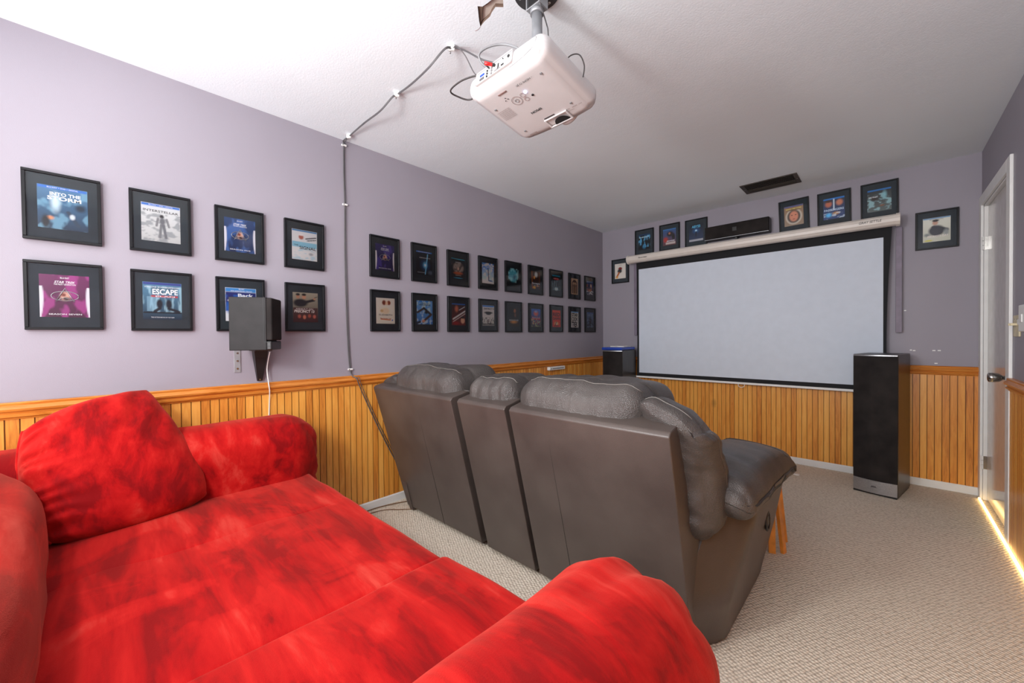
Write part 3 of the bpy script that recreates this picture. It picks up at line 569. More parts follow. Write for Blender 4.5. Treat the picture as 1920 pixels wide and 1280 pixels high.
# ------------------------------------------------------------------ tower speakers
def tower(loc, rz, w, d, h, label):
    o = thing('tower_speaker', label, 'speaker', loc, (0, 0, rz), None)
    box('cabinet', (-w/2, -d/2+.012, .012), (w/2, d/2, h), 'ash', o, .004)
    box('plinth', (-w/2+.004, -d/2+.0, 0), (w/2-.004, d/2-.01, .0125), 'blackp', o, .001)
    def front(z0, z1, outd, mat, name, ww=w-.006):
        n = 14; vs = []; fs = []
        for k in range(n+1):
            x = -ww/2+ww*k/n; y = -d/2+.014-outd*(.35+.65*math.cos(PI*(k/n-.5)))
            vs += [(x, y, z0), (x, y, z1)]
        m = len(vs); vs += [(-ww/2, -d/2+.016, z0), (-ww/2, -d/2+.016, z1), (ww/2, -d/2+.016, z0), (ww/2, -d/2+.016, z1)]
        for k in range(n): fs.append((2*k, 2*k+2, 2*k+3, 2*k+1))
        fs += [(m, 0, 1, m+1), (2*n, m+2, m+3, 2*n+1), tuple([2*k for k in range(n+1)]+[m+2, m]), tuple([2*k+1 for k in range(n+1)]+[m+3, m+1])]
        bm = bmesh.new(); bm.from_mesh(me_from(vs, fs)); return link(name, bm_me(bm), o, mat)
    front(.105, h-.012, .028, 'grille', 'grille')
    pl = front(.014, .104, .030, 'silver', 'silver_base_panel')
    front(h-.0115, h-.003, .028, 'silver', 'silver_top_edge')
    text('logo', 'JBL', Matrix.Translation((0, -d/2+.014-.0315, .06)) @ TM, .035, .014, 'ink', pl, bold=.02)
    box('top_inset', (-w/2+.03, -d/2+.05, h-.0005), (w/2-.03, d/2-.05, h+.001), 'blackp', o, .0005)
    return o
tower((2.522, -.296, 0), math.radians(-11), .245, .375, 1.012, 'black floorstanding tower speaker right of the screen')
tower((.372, -.285, 0), math.radians(3), .232, .36, 1.006, 'black floorstanding tower speaker in the left corner')
o = thing('storage_case', 'thin blue plastic case on top of the left tower speaker', 'case', (.372, -.29, 1.0085), (0, 0, math.radians(3)))
soft('shell', (-.122, -.18, 0), (.118, .16, .028), .008, 'blue', o, n=(12, 12, 6))
box('lid_seam', (-.12, -.1815, .012), (.116, -.16, .0145), 'blackp', o, .0005)
tag(soft('folded_paper', (.30, -.36, 1.0375), (.47, -.2, 1.050), .004, 'wcable', None, n=(10, 10, 6), disp=lambda p, q: q+Vector((0, 0, .003*math.sin(p[0]*5)*(p[2] > 0))))[0], 'small white folded paper on the blue case', 'paper')

# ------------------------------------------------------------------ surround speaker on the left wall
ang = math.radians(-37.5)  # side panel faces the camera
o = thing('surround_speaker', 'black bookshelf speaker mounted on the left wall', 'speaker', (.165, -3.754, 1.105), (0, 0, math.radians(57)))
# local +x = speaker front direction
box('cabinet', (-.095, -.075, 0), (.072, .075, .268), 'blackcase', o, .003)
soft('grille', (.068, -.073, .05), (.098, .073, .266), .008, 'grille', o, n=(8, 16, 18))
box('lower_badge', (.070, -.074, .0), (.095, .074, .046), 'blackp', o, .006)
boxes('trim_lines', [((.060, -.0765, .040), (.085, -.0745, .043)), ((.064, -.0765, .02), (.085, -.0745, .0215)), ((.060, -.0765, .043), (.062, -.0745, .27))], 'black', o, 0)
o = thing('speaker_bracket', 'black tapered wall arm and drilled plate under the wall speaker', 'bracket', (.012, -3.70, .93)); bo = (.012, -3.70, .93)
bm = bmesh.new()
pr_ = [((.002, -3.738), (.055, -3.672), 1.101), ((.002, -3.734), (.050, -3.676), 1.06), ((.002, -3.716), (.016, -3.692), .93)]
vv = []
for (x0, y0), (x1, y1), z in pr_:
    for p in ((x0, y0), (x1, y0), (x1, y1), (x0, y1)): vv.append(bm.verts.new((p[0]-bo[0], p[1]-bo[1], z-bo[2])))
for k in range(2):
    for j in range(4): bm.faces.new((vv[4*k+j], vv[4*k+(j+1) % 4], vv[4*k+4+(j+1) % 4], vv[4*k+4+j]))
bm.faces.new(vv[:4]); bm.faces.new(vv[8:][::-1])
arm = link('tapered_arm', bm_me(bm), o, 'blackp')
cyl('screw', (.016-bo[0], -3.704-bo[1], .937-bo[2]), (.019-bo[0], -3.704-bo[1], .937-bo[2]), .004, 'chrome', o, seg=12)
box('support_plate', (.04, -3.76, 1.0985), (.16, -3.68, 1.1045), 'bronze', o, .001, off=bo)
bpn = thing('wall_bracket_plate', 'bare metal strip with three screws, left below the wall speaker', 'bracket', (0, -3.805, 1.045))
box('plate', (.0005, -.015, -.062), (.004, .015, .062), 'grey', bpn, .0008)
for dz in (-.042, 0, .042): cyl('screw', (.004, 0, dz), (.0065, 0, dz), .005, 'chrome', bpn, seg=12)
tag(tube('speaker_cable', [(.06, -3.665, 1.09), (.03, -3.672, 1.0), (.036, -3.668, .92), (.036, -3.663, .87), (.016, -3.66, .8), (.016, -3.665, .66)], .0028, 'wcable'), 'thin white cable hanging below the wall speaker', 'cable')

# ------------------------------------------------------------------ air vent in the ceiling
o = thing('ceiling_vent', 'bronze slotted air vent in the ceiling near the screen', 'vent', (1.83, -.378, H)); VZ = 0
vw, vd = .202, .128
boxes('vent_frame', [((-vw, -vd, -.006), (-vw+.03, vd, 0)), ((vw-.03, -vd, -.006), (vw, vd, 0)), ((-vw+.03, -vd, -.006), (vw-.03, -vd+.026, 0)), ((-vw+.03, vd-.026, -.006), (vw-.03, vd, 0))], 'bronze', o, .001)
box('vent_back', (-vw+.02, -vd+.02, -.002), (vw-.02, vd-.02, -.0005), 'gap', o, 0)
for k in range(7):
    y = -vd+.038+k*.0255
    bm = bmesh.new(); box_bm(bm, (-vw+.031, -.0095, -.0008), (vw-.031, .0095, .0008), Matrix.Translation((0, y, -.0065)) @ Matrix.Rotation(math.radians(28 if k < 5 else -28), 4, 'X'), 0)
    link('louvre', bm_me(bm), o, 'bronze')
for sx_ in (-1, 1): cyl('screw', (sx_*(vw-.014), 0, -.0075), (sx_*(vw-.014), 0, -.0055), .004, 'chrome', o, seg=12)

# ------------------------------------------------------------------ small white unit under the left chair rail
o = thing('sensor_unit', 'small white plastic unit under the chair rail on the left wall', 'wall unit', (.0095, -1.0, .83))
box('housing', (0, -.135, -.018), (.035, .135, .018), 'white', o, .006, 3)
box('slot', (.033, -.085, -.007), (.0365, .11, .006), 'grey', o, .002)
box('button', (.034, -.112, -.006), (.0375, -.102, .004), 'blackp', o, .001)

# ------------------------------------------------------------------ projector mount and projector
PX, PY = 1.60, -3.185
o = thing('projector_mount', 'grey ceiling mount with round plate and pole above the projector', 'projector mount', (PX, PY, H))
bm = bmesh.new(); cyl_bm(bm, (0, 0, -.006), (0, 0, 0), .085, seg=48)
link('ceiling_plate', bm_me(bm), o, 'dark')
for k in range(6):
    a = PI/6+k*PI/3
    bm = bmesh.new()
    for t in (-.12, -.04, .04, .12): cyl_bm(bm, (.066*math.cos(a+t), .066*math.sin(a+t), -.0072), (.066*math.cos(a+t), .066*math.sin(a+t), -.0055), .005, seg=10)
    link('plate_slot', bm_me(bm), o, 'white')
boxes('yoke', [((-.032, -.026, -.066), (-.028, .026, -.006)), ((.028, -.026, -.066), (.032, .026, -.006)), ((-.032, -.026, -.068), (.032, .026, -.064)), ((-.032, -.026, -.010), (.032, .026, -.006))], 'grey', o, .0015)
cyl('pivot_bolt', (-.036, 0, -.04), (.036, 0, -.04), .006, 'chrome', o, seg=12)
box('pivot_block', (-.026, -.02, -.06), (.026, .02, -.012), 'blackp', o, .004)
cyl('pole', (0, 0, -.32), (0, 0, -.067), .0195, 'grey', o, seg=32)
cyl('collar', (0, 0, -.085), (0, 0, -.067), .025, 'grey', o, seg=32)
lathe('swivel_head', [(0, .012), (.01, .03), (.02, .034), (.045, .03), (.055, .02)], (0, 0, -.355), (0, 0, 1), 'dark', o)

th = math.radians(-9.5)
POS = (1.634, -3.262, 1.976)
o = thing('projector', 'white ceiling-hung projector with cables plugged in its back', 'projector', POS, (th, math.radians(0), math.radians(-1)))
HX, HY, HZ = .178, .158, .086
def pd(p, q):
    # lower edge pulled in, rounded plan
    t = max(0, -p[2])
    q.x *= 1-.06*t**3; q.y *= 1-.05*t**3
    q.y += .012*(1-p[0]**2)*max(0, p[1])**3
    return q
body, pf = soft('body', (-HX, -HY, 0), (HX, HY, HZ), .038, 'plastic', o, (0, 0, .003), pd, n=(30, 30, 24))
# rear port recess (on the -y face)
def rear(x0, x1, z0, z1, y, t, mat, name, par=o, bev=.002): return box(name, (x0, y-t, z0), (x1, y, z1), mat, par, bev)
yb = -HY+.004
pp = rear(-.122, .055, .024, .070, yb-.002, .004, 'plastic', 'port_panel', bev=.006)
rear(-.116, .049, .063, .067, yb-.0055, .001, 'cable_l', 'recess_shadow', pp, 0)
rear(-.116, .049, .027, .063, yb-.0055, .0008, 'white', 'port_plate', pp, 0)
def port(x, z, r, mat):
    cyl('socket', (x, yb-.0095, z), (x, yb-.0062, z), r, mat, pp, seg=14)
for i, x in enumerate((-.062, -.051, -.04)):
    for z in (.032, .042, .052): port(x, z, .0036, ('blackp', 'white', 'cable_l')[i])
rear(-.100, -.077, .032, .041, yb-.0062, .003, 'cable', 'vga_socket', pp, .002); rear(-.100, -.077, .046, .054, yb-.0062, .003, 'blue', 'vga_socket', pp, .002)
rear(-.012, -.006, .032, .052, yb-.0062, .0022, 'blackp', 'hdmi_socket', pp, .0005); rear(.005, .018, .034, .040, yb-.0062, .002, 'blackp', 'usb_socket', pp, .0005)
port(.038, .052, .005, 'blackp'); port(.012, .057, .002, 'blackp')
rear(-.026, .0, .030, .036, yb-.0062, .002, 'cable_l', 'hdmi_socket', pp, .0005)
tube('panel_seam', [pf((x, -1, z))+Vector((0, -.0004, 0)) for x, z in ((.55, .9), (.8, .55), (.84, .1), (.76, -.35), (.5, -.55), (.2, -.62))], .0006, 'cable_l', o)
# underside features, z slightly below 0; face looks down: x right when reading upside down
def under(x0, x1, y0, y1, mat, name, t=.0008, par=o, bev=0, z=-.0032): return box(name, (x0, y0, z-t), (x1, y1, z+.002), mat, par, bev)
DM = Matrix(((-1, 0, 0, 0), (0, 1, 0, 0), (0, 0, -1, 0), (0, 0, 0, 1)))
def utext(body, x, y, w, h, mat, name='lettering', z=-.0046, bold=0):
    me = text_me(body, w, h, bold=bold); me.transform(Matrix.Translation((x, y, z)) @ DM); return link(name, me, o, mat)
utext('EPSON', .0, .028, .046, .010, 'ink', 'maker_lettering', bold=.02)
for r_ in range(7): utext('CAUTION RISK OF ELECTRIC SHOCK DO NOT OPEN'[r_:r_+34], -.098, .000-.007*r_, .058, .0042, 'inkg', 'warning_text', z=-.0046)
utext('HC 2030   3LCD', .115, .088, .075, .005, 'inkg', 'front_text'); utext('HOME CINEMA', .1, .097, .03, .004, 'inkg', 'front_text')
utext('3LCD', -.09, .118, .035, .008, 'inkg', 'front_text')
utext('- HDMI O JK', .055, -.100, .07, .010, 'ink', 'port_icons', z=-.0046)
under(-.060, -.022, -.106, -.102, 'inkg', 'vent_slot'); 
def ringu(x, y, r, w, mat, name):
    tube(name, [(x+r*math.cos(2*PI*k/20), y+r*math.sin(2*PI*k/20), -.0045) for k in range(21)], w, mat, o, 1, 6, smooth=False)
ringu(-.022, -.050, .019, .0006, 'inkg', 'control_ring'); ringu(-.022, -.050, .007, .0008, 'cable_l', 'enter_button'); ringu(.012, -.058, .009, .0006, 'inkg', 'menu_button'); ringu(.012, -.036, .008, .0006, 'inkg', 'menu_button')
for q in ((-.055, -.072), (-.048, -.082), (-.042, -.074)): cyl('small_light', (q[0], q[1], -.0048), (q[0], q[1], -.0036), .0018, 'ink', o, seg=10)
cyl('power_light', (.028, -.062, -.0055), (.028, -.062, -.003), .0045, bluelight, o, seg=16)
cyl('power_button', (.04, -.038, -.0052), (.04, -.038, -.003), .0042, 'ink', o, seg=14)
fr_ = boxes('zoom_window_frame', [((-.012, .086, -.0075), (.088, .091, -.002)), ((-.012, .128, -.0075), (.088, .133, -.002)), ((-.012, .091, -.0075), (-.006, .128, -.002)), ((.082, .091, -.0075), (.088, .128, -.002))], 'plastic', o, .001)
link('lens_dial', me_from([(.048+.032*math.cos(PI*k/16), .126-.024*math.sin(PI*k/16)*1.2, -.0066) for k in range(17)], [tuple(range(17))]), fr_, 'gap')
under(-.006, .04, .079, .082, 'ink', 'slide_groove', .001)
lathe('lens_ring', [(0, .045), (.012, .045), (.016, .038), (.012, .034), (.006, .03)], (.045, HY-.006, .05), (0, 1, 0), 'plastic', o)
lathe('lens', [(0, .03), (.006, .026), (.009, .014), (.010, .001)], (.045, HY+.0, .05), (0, 1, 0), 'blackp', o)
for (fx, fy) in ((-.11, .09), (.12, -.09), (.12, .07), (-.12, -.06)): cyl('foot_socket', (fx, fy, -.0042), (fx, fy, -.001), .004, 'cable_l', o, seg=16)
bm = bmesh.new()
for a in (45, 135, 225, 315):
    ca, sa = math.cos(math.radians(a)), math.sin(math.radians(a)); cyl_bm(bm, (0, .03, HZ+.02), (.11*ca, .03+.11*sa, HZ+.004), .007, seg=10)
cyl_bm(bm, (0, .03, HZ+.004), (0, .03, HZ+.03), .028, seg=20)
link('mounting_arms', bm_me(bm), o, 'grey')
# cables (world space)
mp = Matrix.Translation(POS) @ Matrix.Rotation(math.radians(-1), 4, 'Z') @ Matrix.Rotation(th, 4, 'X')
def pw(x, y, z): return mp @ Vector((x, y, z))
def ca(px, py, z): return at(px, py, 2, z)
c_clip = [at(848, 84, 2, H), at(745, 172, 2, H), at(655, 251, 2, H)]
wc = [at(643, 273, 0, 0), at(645, 384, 0, 0), at(655, 692, 0, 0)]
def lower(p, d=.012): return Vector((p[0], p[1], p[2]-d))
o1 = thing('cable_bundle', 'pair of grey cables looping across the ceiling and down the left wall', 'cable', (0.01, -3.2, 2.4)); ob_ = (0.01, -3.2, 2.4)
tube('power_cord', [pw(-.05, -HY+.03, HZ+.01), ca(905, 112, 2.25), ca(870, 94, 2.40), lower(c_clip[0]), ca(833, 92, 2.405), ca(802, 128, 2.35), ca(770, 158, 2.40), lower(c_clip[1]), ca(735, 182, 2.41), ca(712, 208, 2.37), ca(683, 230, 2.405), lower(c_clip[2]), Vector((.012, wc[0].y-.002, 2.43)), Vector((.010, wc[0].y, wc[0].z)), Vector((.012, wc[1].y-.004, 2.2)), Vector((.010, wc[1].y, wc[1].z)), Vector((.011, wc[1].y-.004, 1.7)), Vector((.011, wc[1].y+.002, 1.3)), Vector((.010, wc[2].y, wc[2].z)), Vector((.043, -3.165, .90)), Vector((.042, -3.15, .86)), Vector((.02, -3.10, .76)), Vector((.016, -3.01, .56)), Vector((.02, -2.9, .33)), Vector((.03, -2.8, .15)), Vector((.03, -2.7, .006))], .0034, 'cable', o1, off=ob_)
tube('signal_cord', [pw(-.14, -HY+.03, HZ), ca(888, 135, 2.2), ca(872, 104, 2.3), ca(856, 86, 2.40), lower(c_clip[0], .017), ca(834, 93, 2.395), ca(803, 129, 2.345), ca(771, 159, 2.395), lower(c_clip[1], .016), ca(736, 183, 2.40), ca(713, 209, 2.365), ca(684, 231, 2.395), lower(c_clip[2], .016), Vector((.02, wc[0].y+.004, 2.42)), Vector((.010, wc[0].y+.0055, wc[0].z)), Vector((.010, wc[1].y+.003, 2.2)), Vector((.010, wc[1].y+.0055, wc[1].z)), Vector((.010, wc[1].y+.005, 1.6)), Vector((.010, wc[2].y+.0055, wc[2].z)), Vector((.043, -3.150, .905)), Vector((.042, -3.138, .87)), Vector((.02, -3.09, .77)), Vector((.016, -3.0, .57)), Vector((.02, -2.89, .34)), Vector((.03, -2.79, .15)), Vector((.04, -2.7, .006))], .0022, 'cable', o1, off=ob_)
o2 = thing('looped_cable', 'light grey cable looping behind the projector with a moulded plug', 'cable', pw(-.04, -HY-.03, .1))
lc = tuple(o2.location)
pl0 = ca(922, 134, 2.125)
tube('cord', [pl0, ca(903, 118, 2.15), ca(899, 100, 2.18), ca(918, 87, 2.2), ca(945, 83, 2.2), ca(970, 90, 2.16), ca(979, 100, 2.125), pw(.03, -HY+.04, HZ+.002)], .0042, 'cable_l', o2, off=lc)
tube('cord', [ca(928, 134, 2.12), ca(950, 115, 2.14), ca(975, 94, 2.16), ca(1000, 84, 2.17), pw(.10, -.04, HZ+.01)], .0035, 'cable_l', o2, off=lc)
v0 = ca(913, 126, 2.135); v1 = ca(929, 139, 2.115)
box('plug', (-.012, -.008, 0), (.012, .008, .034), 'cable_l', o2, .003, mtx=Matrix.Translation(v0-Vector(lc)) @ (v1-v0).to_track_quat('Z', 'Y').to_matrix().to_4x4())
o3 = thing('audio_cable', 'black looping audio cable with red tipped plug at the projector back', 'cable', pw(-.02, -HY-.01, .06)); ac = tuple(o3.location)
e0 = pw(-.030, -HY-.012, .052)
tube('cord', [e0+(-Vector((.012, .022, .0))), ca(930, 146, 2.06), ca(905, 140, 2.08), ca(868, 150, 2.09), ca(845, 169, 2.085), ca(856, 180, 2.08), ca(884, 186, 2.07), pw(-.15, -.10, .09)], .0030, 'cable_b', o3, off=ac)
cyl('red_plug', e0+(-Vector((.012, .022, 0))), e0, .0055, 'red', o3, off=ac, seg=12); cyl('plug_tip', e0, e0+Vector((.004, .009, 0)), .005, 'blackp', o3, off=ac, seg=12)
o4 = tag(tube('mount_cable', [Vector((PX+.03, PY-.02, 2.37)), ca(1025, 46, 2.33), ca(1028, 66, 2.24), pw(.05, .03, HZ+.006)], .0025, 'cable'), 'dark cable hanging beside the mount pole', 'cable')
tag(tube('side_cable', [pw(.13, .0, HZ+.003), pw(HX-.02, .0, HZ+.018), pw(HX+.008, .01, HZ+.012), pw(HX+.016, .03, HZ-.015), pw(HX+.004, .045, .045)], .0020, 'cable_b'), 'thin black cable at the right side of the projector', 'cable')
# clips
def clip(p, kind, lab):
    o = thing('cable_clip', lab, 'cable clip', p, (0, 0, 0), 'white cable clips')
    if kind == 'c':
        box('clip_body', (-.018, -.006, -.026), (.012, .006, -.0005), 'white', o, .004, 3, mtx=Matrix.Rotation(.6, 4, 'Z')); cyl('nail', (-.014, 0, -.030), (-.014, 0, -.024), .003, 'chrome', o, seg=10)
    else:
        box('clip_body', (.0005, -.013, -.006), (.017, .019, .006), 'white', o, .004, 3); cyl('nail', (.017, -.009, 0), (.020, -.009, 0), .003, 'chrome', o, seg=10)
clip(c_clip[0], 'c', 'white cable clip on the ceiling nearest the projector'); clip(c_clip[1], 'c', 'white cable clip midway along the ceiling cable'); clip(c_clip[2], 'c', 'white cable clip on the ceiling next to the left wall')
clip(wc[0], 'w', 'topmost white cable clip on the left wall just below the ceiling'); clip(wc[1], 'w', 'white cable clip on the left wall level with the upper pictures'); clip(wc[2], 'w', 'lowest white cable clip just above the chair rail')

# ------------------------------------------------------------------ red sofa
o = thing('red_sofa', 'deep red microsuede sofa with rolled arms in the foreground', 'sofa', (1.17, -4.15, 0)); ro = (1.17, -4.15, 0)
def wob(sc=3, amp=.012, seed=0):
    def g(p, q):
        n = Vector((noise.noise(q*sc+Vector((seed, 0, 0))), noise.noise(q*sc+Vector((0, seed+9, 0))), noise.noise(q*sc+Vector((0, 0, seed+5)))))
        return q+n*amp
    return g
soft('base', (.10, -4.86, .03), (2.20, -3.60, .30), .03, 'suede', o, off=ro, disp=wob(3, .006))
box('plinth', (.12, -4.8, 0), (2.15, -3.66, .032), 'gap', o, off=ro)
def arm_disp(seed, fat=0, side=1):
    def g(p, q):
        q = wob(4, .010, seed)(p, q)
        # gathered pleats radiating on the front end
        t = max(0, (p[1]-.80)/.2)
        a = math.atan2(p[2], p[0]+.001)
        q.y += .012*t*math.sin(a*11+seed)*min(1, math.hypot(p[0], p[2]))
        tt = max(0, (p[1]-.55)/.45)
        q.x += .005*tt*math.sin(a*13+p[1]*6+seed); q.z += (.006*tt*math.cos(a*12+p[1]*4)+.005*tt*noise.noise(Vector((p[0]*3.5+p[1]*2, p[1]*9-p[0]*4, seed))))*max(0, p[2])
        k = max(0, min(1, (.15-p[2])/.5)); q.x *= 1-.13*k
        if p[2] > .2: q.z += fat*(1-p[0]**2)
        return q
    return g
soft('arm', (.02, -4.86, .02), (.36, -3.50, .755), .15, 'suede', o, (0, .01, .0), arm_disp(3), (26, 60, 36), off=ro)
soft('arm', (1.965, -4.92, .02), (2.330, -3.455, .658), .145, 'suede', o, (.0, .025, .015), arm_disp(8, .012), (30, 80, 36), off=ro)
def back_disp(p, q):
    q = wob(3.5, .014, 4)(p, q); return q
soft('backrest', (.26, -4.98, .10), (2.02, -4.47, .775), .20, 'suede', o, (0, .045, .02), back_disp, (60, 30, 30), off=ro)
for (x0, x1, zt_, sd_) in ((.27, .84, .449, 1), (.74, 1.505, .446, 2), (1.495, 2.02, .468, 3)):
    soft('seat_cushion', (x0, -4.52, .26), (x1, -3.545, zt_), .035, 'suede', o, (.004, .012, .014), wob(4, .007, sd_), (26, 34, 12), off=ro)
# pillow leaning on the left arm
o = thing('throw_pillow', 'large red microsuede throw pillow leaning in the sofa corner', 'pillow', (.33, -4.25, .62)); po = Vector((.33, -4.25, .62))
PA, PB, PC, PD = Vector((.52, -4.485, .43)), Vector((.40, -3.93, .435)), Vector((.10, -4.17, .955)), Vector((.20, -4.565, .86))
nrm = (PB-PA).cross(PD-PA).normalized()
def sq(u, v):
    k = .34 if not (u > 0 and v > 0) else .12
    return u*math.sqrt(1-k*v*v)*(1-.03*(1-v*v)), v*math.sqrt(1-k*u*u)*(1-.03*(1-u*u))
def pillow(thick, inset, zoff=0):
    N = 64; vs = []; fs = []; idx = {}
    for s in (1, -1):
        for i in range(N+1):
            for j in range(N+1):
                u = i/N*2-1; v = j/N*2-1
                if s < 0 and (abs(u) == 1 or abs(v) == 1): idx[(s, i, j)] = idx[(1, i, j)]; continue
                uu, vv_ = sq(u, v)
                a, b = (uu+1)/2, (vv_+1)/2
                p = PA*(1-a)*(1-b)+PB*a*(1-b)+PC*a*b+PD*(1-a)*b
                e = max(0, (1-u*u))**.36*max(0, (1-v*v))**.36
                h = thick/2*e
                h += .011*e*noise.noise(Vector((u*1.6, v*1.6, s*3)))
                # pleats along the left (u=-1) gathered edge
                g = math.exp(-(1+u)*4.5)*min(1, e*2.5)
                h += .015*g*(math.sin(v*30+4*noise.noise(Vector((v*3, u*2, 0))))+.5*math.sin(v*17))
                # creases running from the top corner
                g2 = math.exp(-((u-.95)**2+(v-.95)**2)*1.6)
                h += .010*g2*e*math.sin((u-v)*13)
                p = p+nrm*h*(1 if s > 0 else -.6)
                idx[(s, i, j)] = len(vs); vs.append(p-po)
    for s in (1, -1):
        for i in range(N):
            for j in range(N):
                q = (idx[(s, i, j)], idx[(s, i+1, j)], idx[(s, i+1, j+1)], idx[(s, i, j+1)]); fs.append(q if s > 0 else q[::-1])
    return me_from(vs, fs)
link('pillow_body', pillow(.23, 0), o, 'suede', True)
ed = []
for t in range(25):
    uu, vv_ = sq(-1, 2*t/24-1); a = (uu+1)/2; v = (vv_+1)/2; p = PA*(1-a)*(1-v)+PD*(1-a)*v+PB*a*(1-v)+PC*a*v; ed.append(p-po-nrm*.002)
tube('gathered_seam', ed, .005, 'suede', o, 2)

# ------------------------------------------------------------------ leather reclining loveseat
o = thing('reclining_loveseat', 'grey brown leather reclining loveseat with centre console seen from behind', 'sofa', (1.1, -2.4, 0)); lo_ = Vector((1.1, -2.4, 0))
Y0, Z0, Y1, Z1 = -2.888, .03, -3.093, .848   # back panel foot and head
def shell(x0, x1, name='back_shell', x0b=None):
    x0b = x0 if x0b is None else x0b
    prof = [(Y0, Z0), (Y0+.10, Z0), (-2.80, .33), (-2.86, .62), (-2.955, .872), (-2.985, .876), (Y1+.012, Z1+.006), (Y1, Z1-.008)]
    bm = bmesh.new(); ra = []; rb = []
    for (y, z) in prof:
        t = min(1, (z-Z0)/.8); xa = x0b+(x0-x0b)*t
        ra.append(bm.verts.new((xa-lo_.x, y-lo_.y, z))); rb.append(bm.verts.new((x1-lo_.x, y-lo_.y, z)))
    n = len(prof); bm.faces.new(ra); bm.faces.new(rb[::-1])
    es = []
    for i in range(n): bm.faces.new((ra[i], rb[i], rb[(i+1) % n], ra[(i+1) % n]))
    bmesh.ops.bevel(bm, geom=[e for e in bm.edges], offset=.006, segments=3, affect='EDGES', profile=.6)
    me = bm_me(bm); s = link(name, me, o, 'vinyl', True)
    me.set_sharp_from_angle(angle=.6)
    # piping along the top front edge and a vertical seam down the back
    tube('piping', [(x0+.005-lo_.x, -2.962-lo_.y, .8735), (x1-.005-lo_.x, -2.962-lo_.y, .8735)], .0045, 'leather', s, 1, 8, smooth=False)
    return s
def seam(s, x, k=0):
    pts = [Vector((x-lo_.x, Y0+(Y1-Y0)*t-lo_.y-.0006, Z0+(Z1-Z0)*t)) for t in (0.0, .5, .97)]
    tube('vertical_seam', pts, .0012, 'gap', s, 2, 6)
s1 = shell(.125, .935, x0b=.185); seam(s1, .60)
s2 = shell(.985, 1.318)
s3 = shell(1.345, 2.048); seam(s3, 1.545)
box('frame_core', (.2, -2.79, .05), (2.0, -2.62, .80), 'gap', o, .01, off=lo_)
LE = 'leather'
def pleat(seed, amp=.008, fx=16, push=0):
    def g(p, q):
        w = noise.noise(Vector((q.x*fx, q.z*2.5+q.y*2, seed)))
        k = (1-min(1, abs(p[0]))**6)
        n = Vector((0, p[1], p[2])); n = n.normalized() if n.length else n
        q = q+n*(w*amp)*(.4+.6*k)
        q = q+Vector((noise.noise(q*5+Vector((seed, 0, 0))), noise.noise(q*5+Vector((0, seed, 0))), noise.noise(q*5+Vector((0, 0, seed)))))*.013
        q = q+n*(.0035*math.sin(q.x*70+3*noise.noise(q*7))*noise.noise(Vector((q.x*6, q.z*9, seed*2.)))*2)
        # crease where the top seam runs
        q.z -= .006*math.exp(-((p[1]+.15)/.06)**2)*(p[2] > .7)
        return q
    return g
def head(x0, x1, z1=.985, y0=-3.035, y1=-2.66, z0=.62, seed=0, r=.085, nm='head_cushion', puff=.012, zr=None):
    s, f = soft(nm, (x0, y0, z0), (x1, y1, z1), r, LE, o, (.006, .012, puff), pleat(seed), (50, 34, 24), off=lo_)
    pts = []
    for k in range(25):
        u = -1+2*k/24; pts.append(f((u*.97, -.62 if abs(u) < .99 else -.55, 1))+Vector((0, 0, .0008)))
    tube('stitch_line', pts, .0016, 'stitch', s, 1, 6, smooth=False)
    return s, f
head(.255, .885, .985, seed=1)
head(.975, 1.300, .955, seed=2, r=.07)
head(1.325, 1.925, .972, seed=3)
# outer wings of each back
def wing(x0, x1, sgn, seed, ztop, zbot):
    def g(p, q):
        q = pleat(seed, .016, 9)(p, q); q.y += .010*noise.noise(Vector((q.x*9, q.z*22+q.x*8, seed)))*(1-p[2]*.3); q.x += .006*sgn*noise.noise(Vector((q.y*8, q.z*26, seed+3)))*max(0, p[0]*sgn)
        s = p[0]*sgn                      # +1 toward the outer side
        t = max(0, min(1, (s+1)/2)); q.z -= (.085*t*t)*max(0, p[2])
        # lower end leans forward
        kz = (1-p[2])/2; q.y += .16*kz
        q.y += .02*math.sin(PI*kz)
        return q
    s, f = soft('back_wing', (x0, -3.045, zbot), (x1, -2.82, ztop), .072, LE, o, (.010, .010, .0), g, (26, 26, 60), off=lo_)
    pts = [f((.55*sgn, -.2+.0*k, 1)) if k < 0 else f((1*sgn, .15, .9-1.75*k/16)) for k in range(17)]
    tube('side_seam', pts, .0026, 'vinyl', s, 1, 6, smooth=False)
    pts = [f((u, -.35, 1))+Vector((0, 0, .001)) for u in [-.9+1.5*k/12 for k in range(13)]]
    tube('stitch_line', pts, .0016, 'stitch', s, 1, 6, smooth=False)
wing(1.885, 2.118, 1, 5, .945, .43)
wing(.075, .275, -1, 6, .945, .43)
# lower back cushions, seats, footrests (front side)
for (x0, x1) in ((.26, .95), (1.33, 1.88)):
    soft('lumbar_cushion', (x0, -2.84, .44), (x1, -2.58, .72), .08, LE, o, (0, .02, 0), pleat(7), (24, 16, 16), off=lo_)
    soft('seat_cushion', (x0-.01, -2.66, .27), (x1+.01, -2.0, .47), .06, LE, o, (0, .01, .02), pleat(8, .004), (24, 24, 12), off=lo_)
    soft('footrest', (x0, -2.03, .08), (x1, -1.93, .40), .04, LE, o, (0, .012, 0), pleat(9, .004), (20, 10, 16), off=lo_)
soft('console', (.955, -2.66, .06), (1.325, -1.96, .52), .03, 'vinyl', o, (0, 0, .004), None, (12, 16, 12), off=lo_)
box('console_lid', (.965, -2.55, .52), (1.315, -2.1, .535), 'vinyl', o, .006, 3, off=lo_)
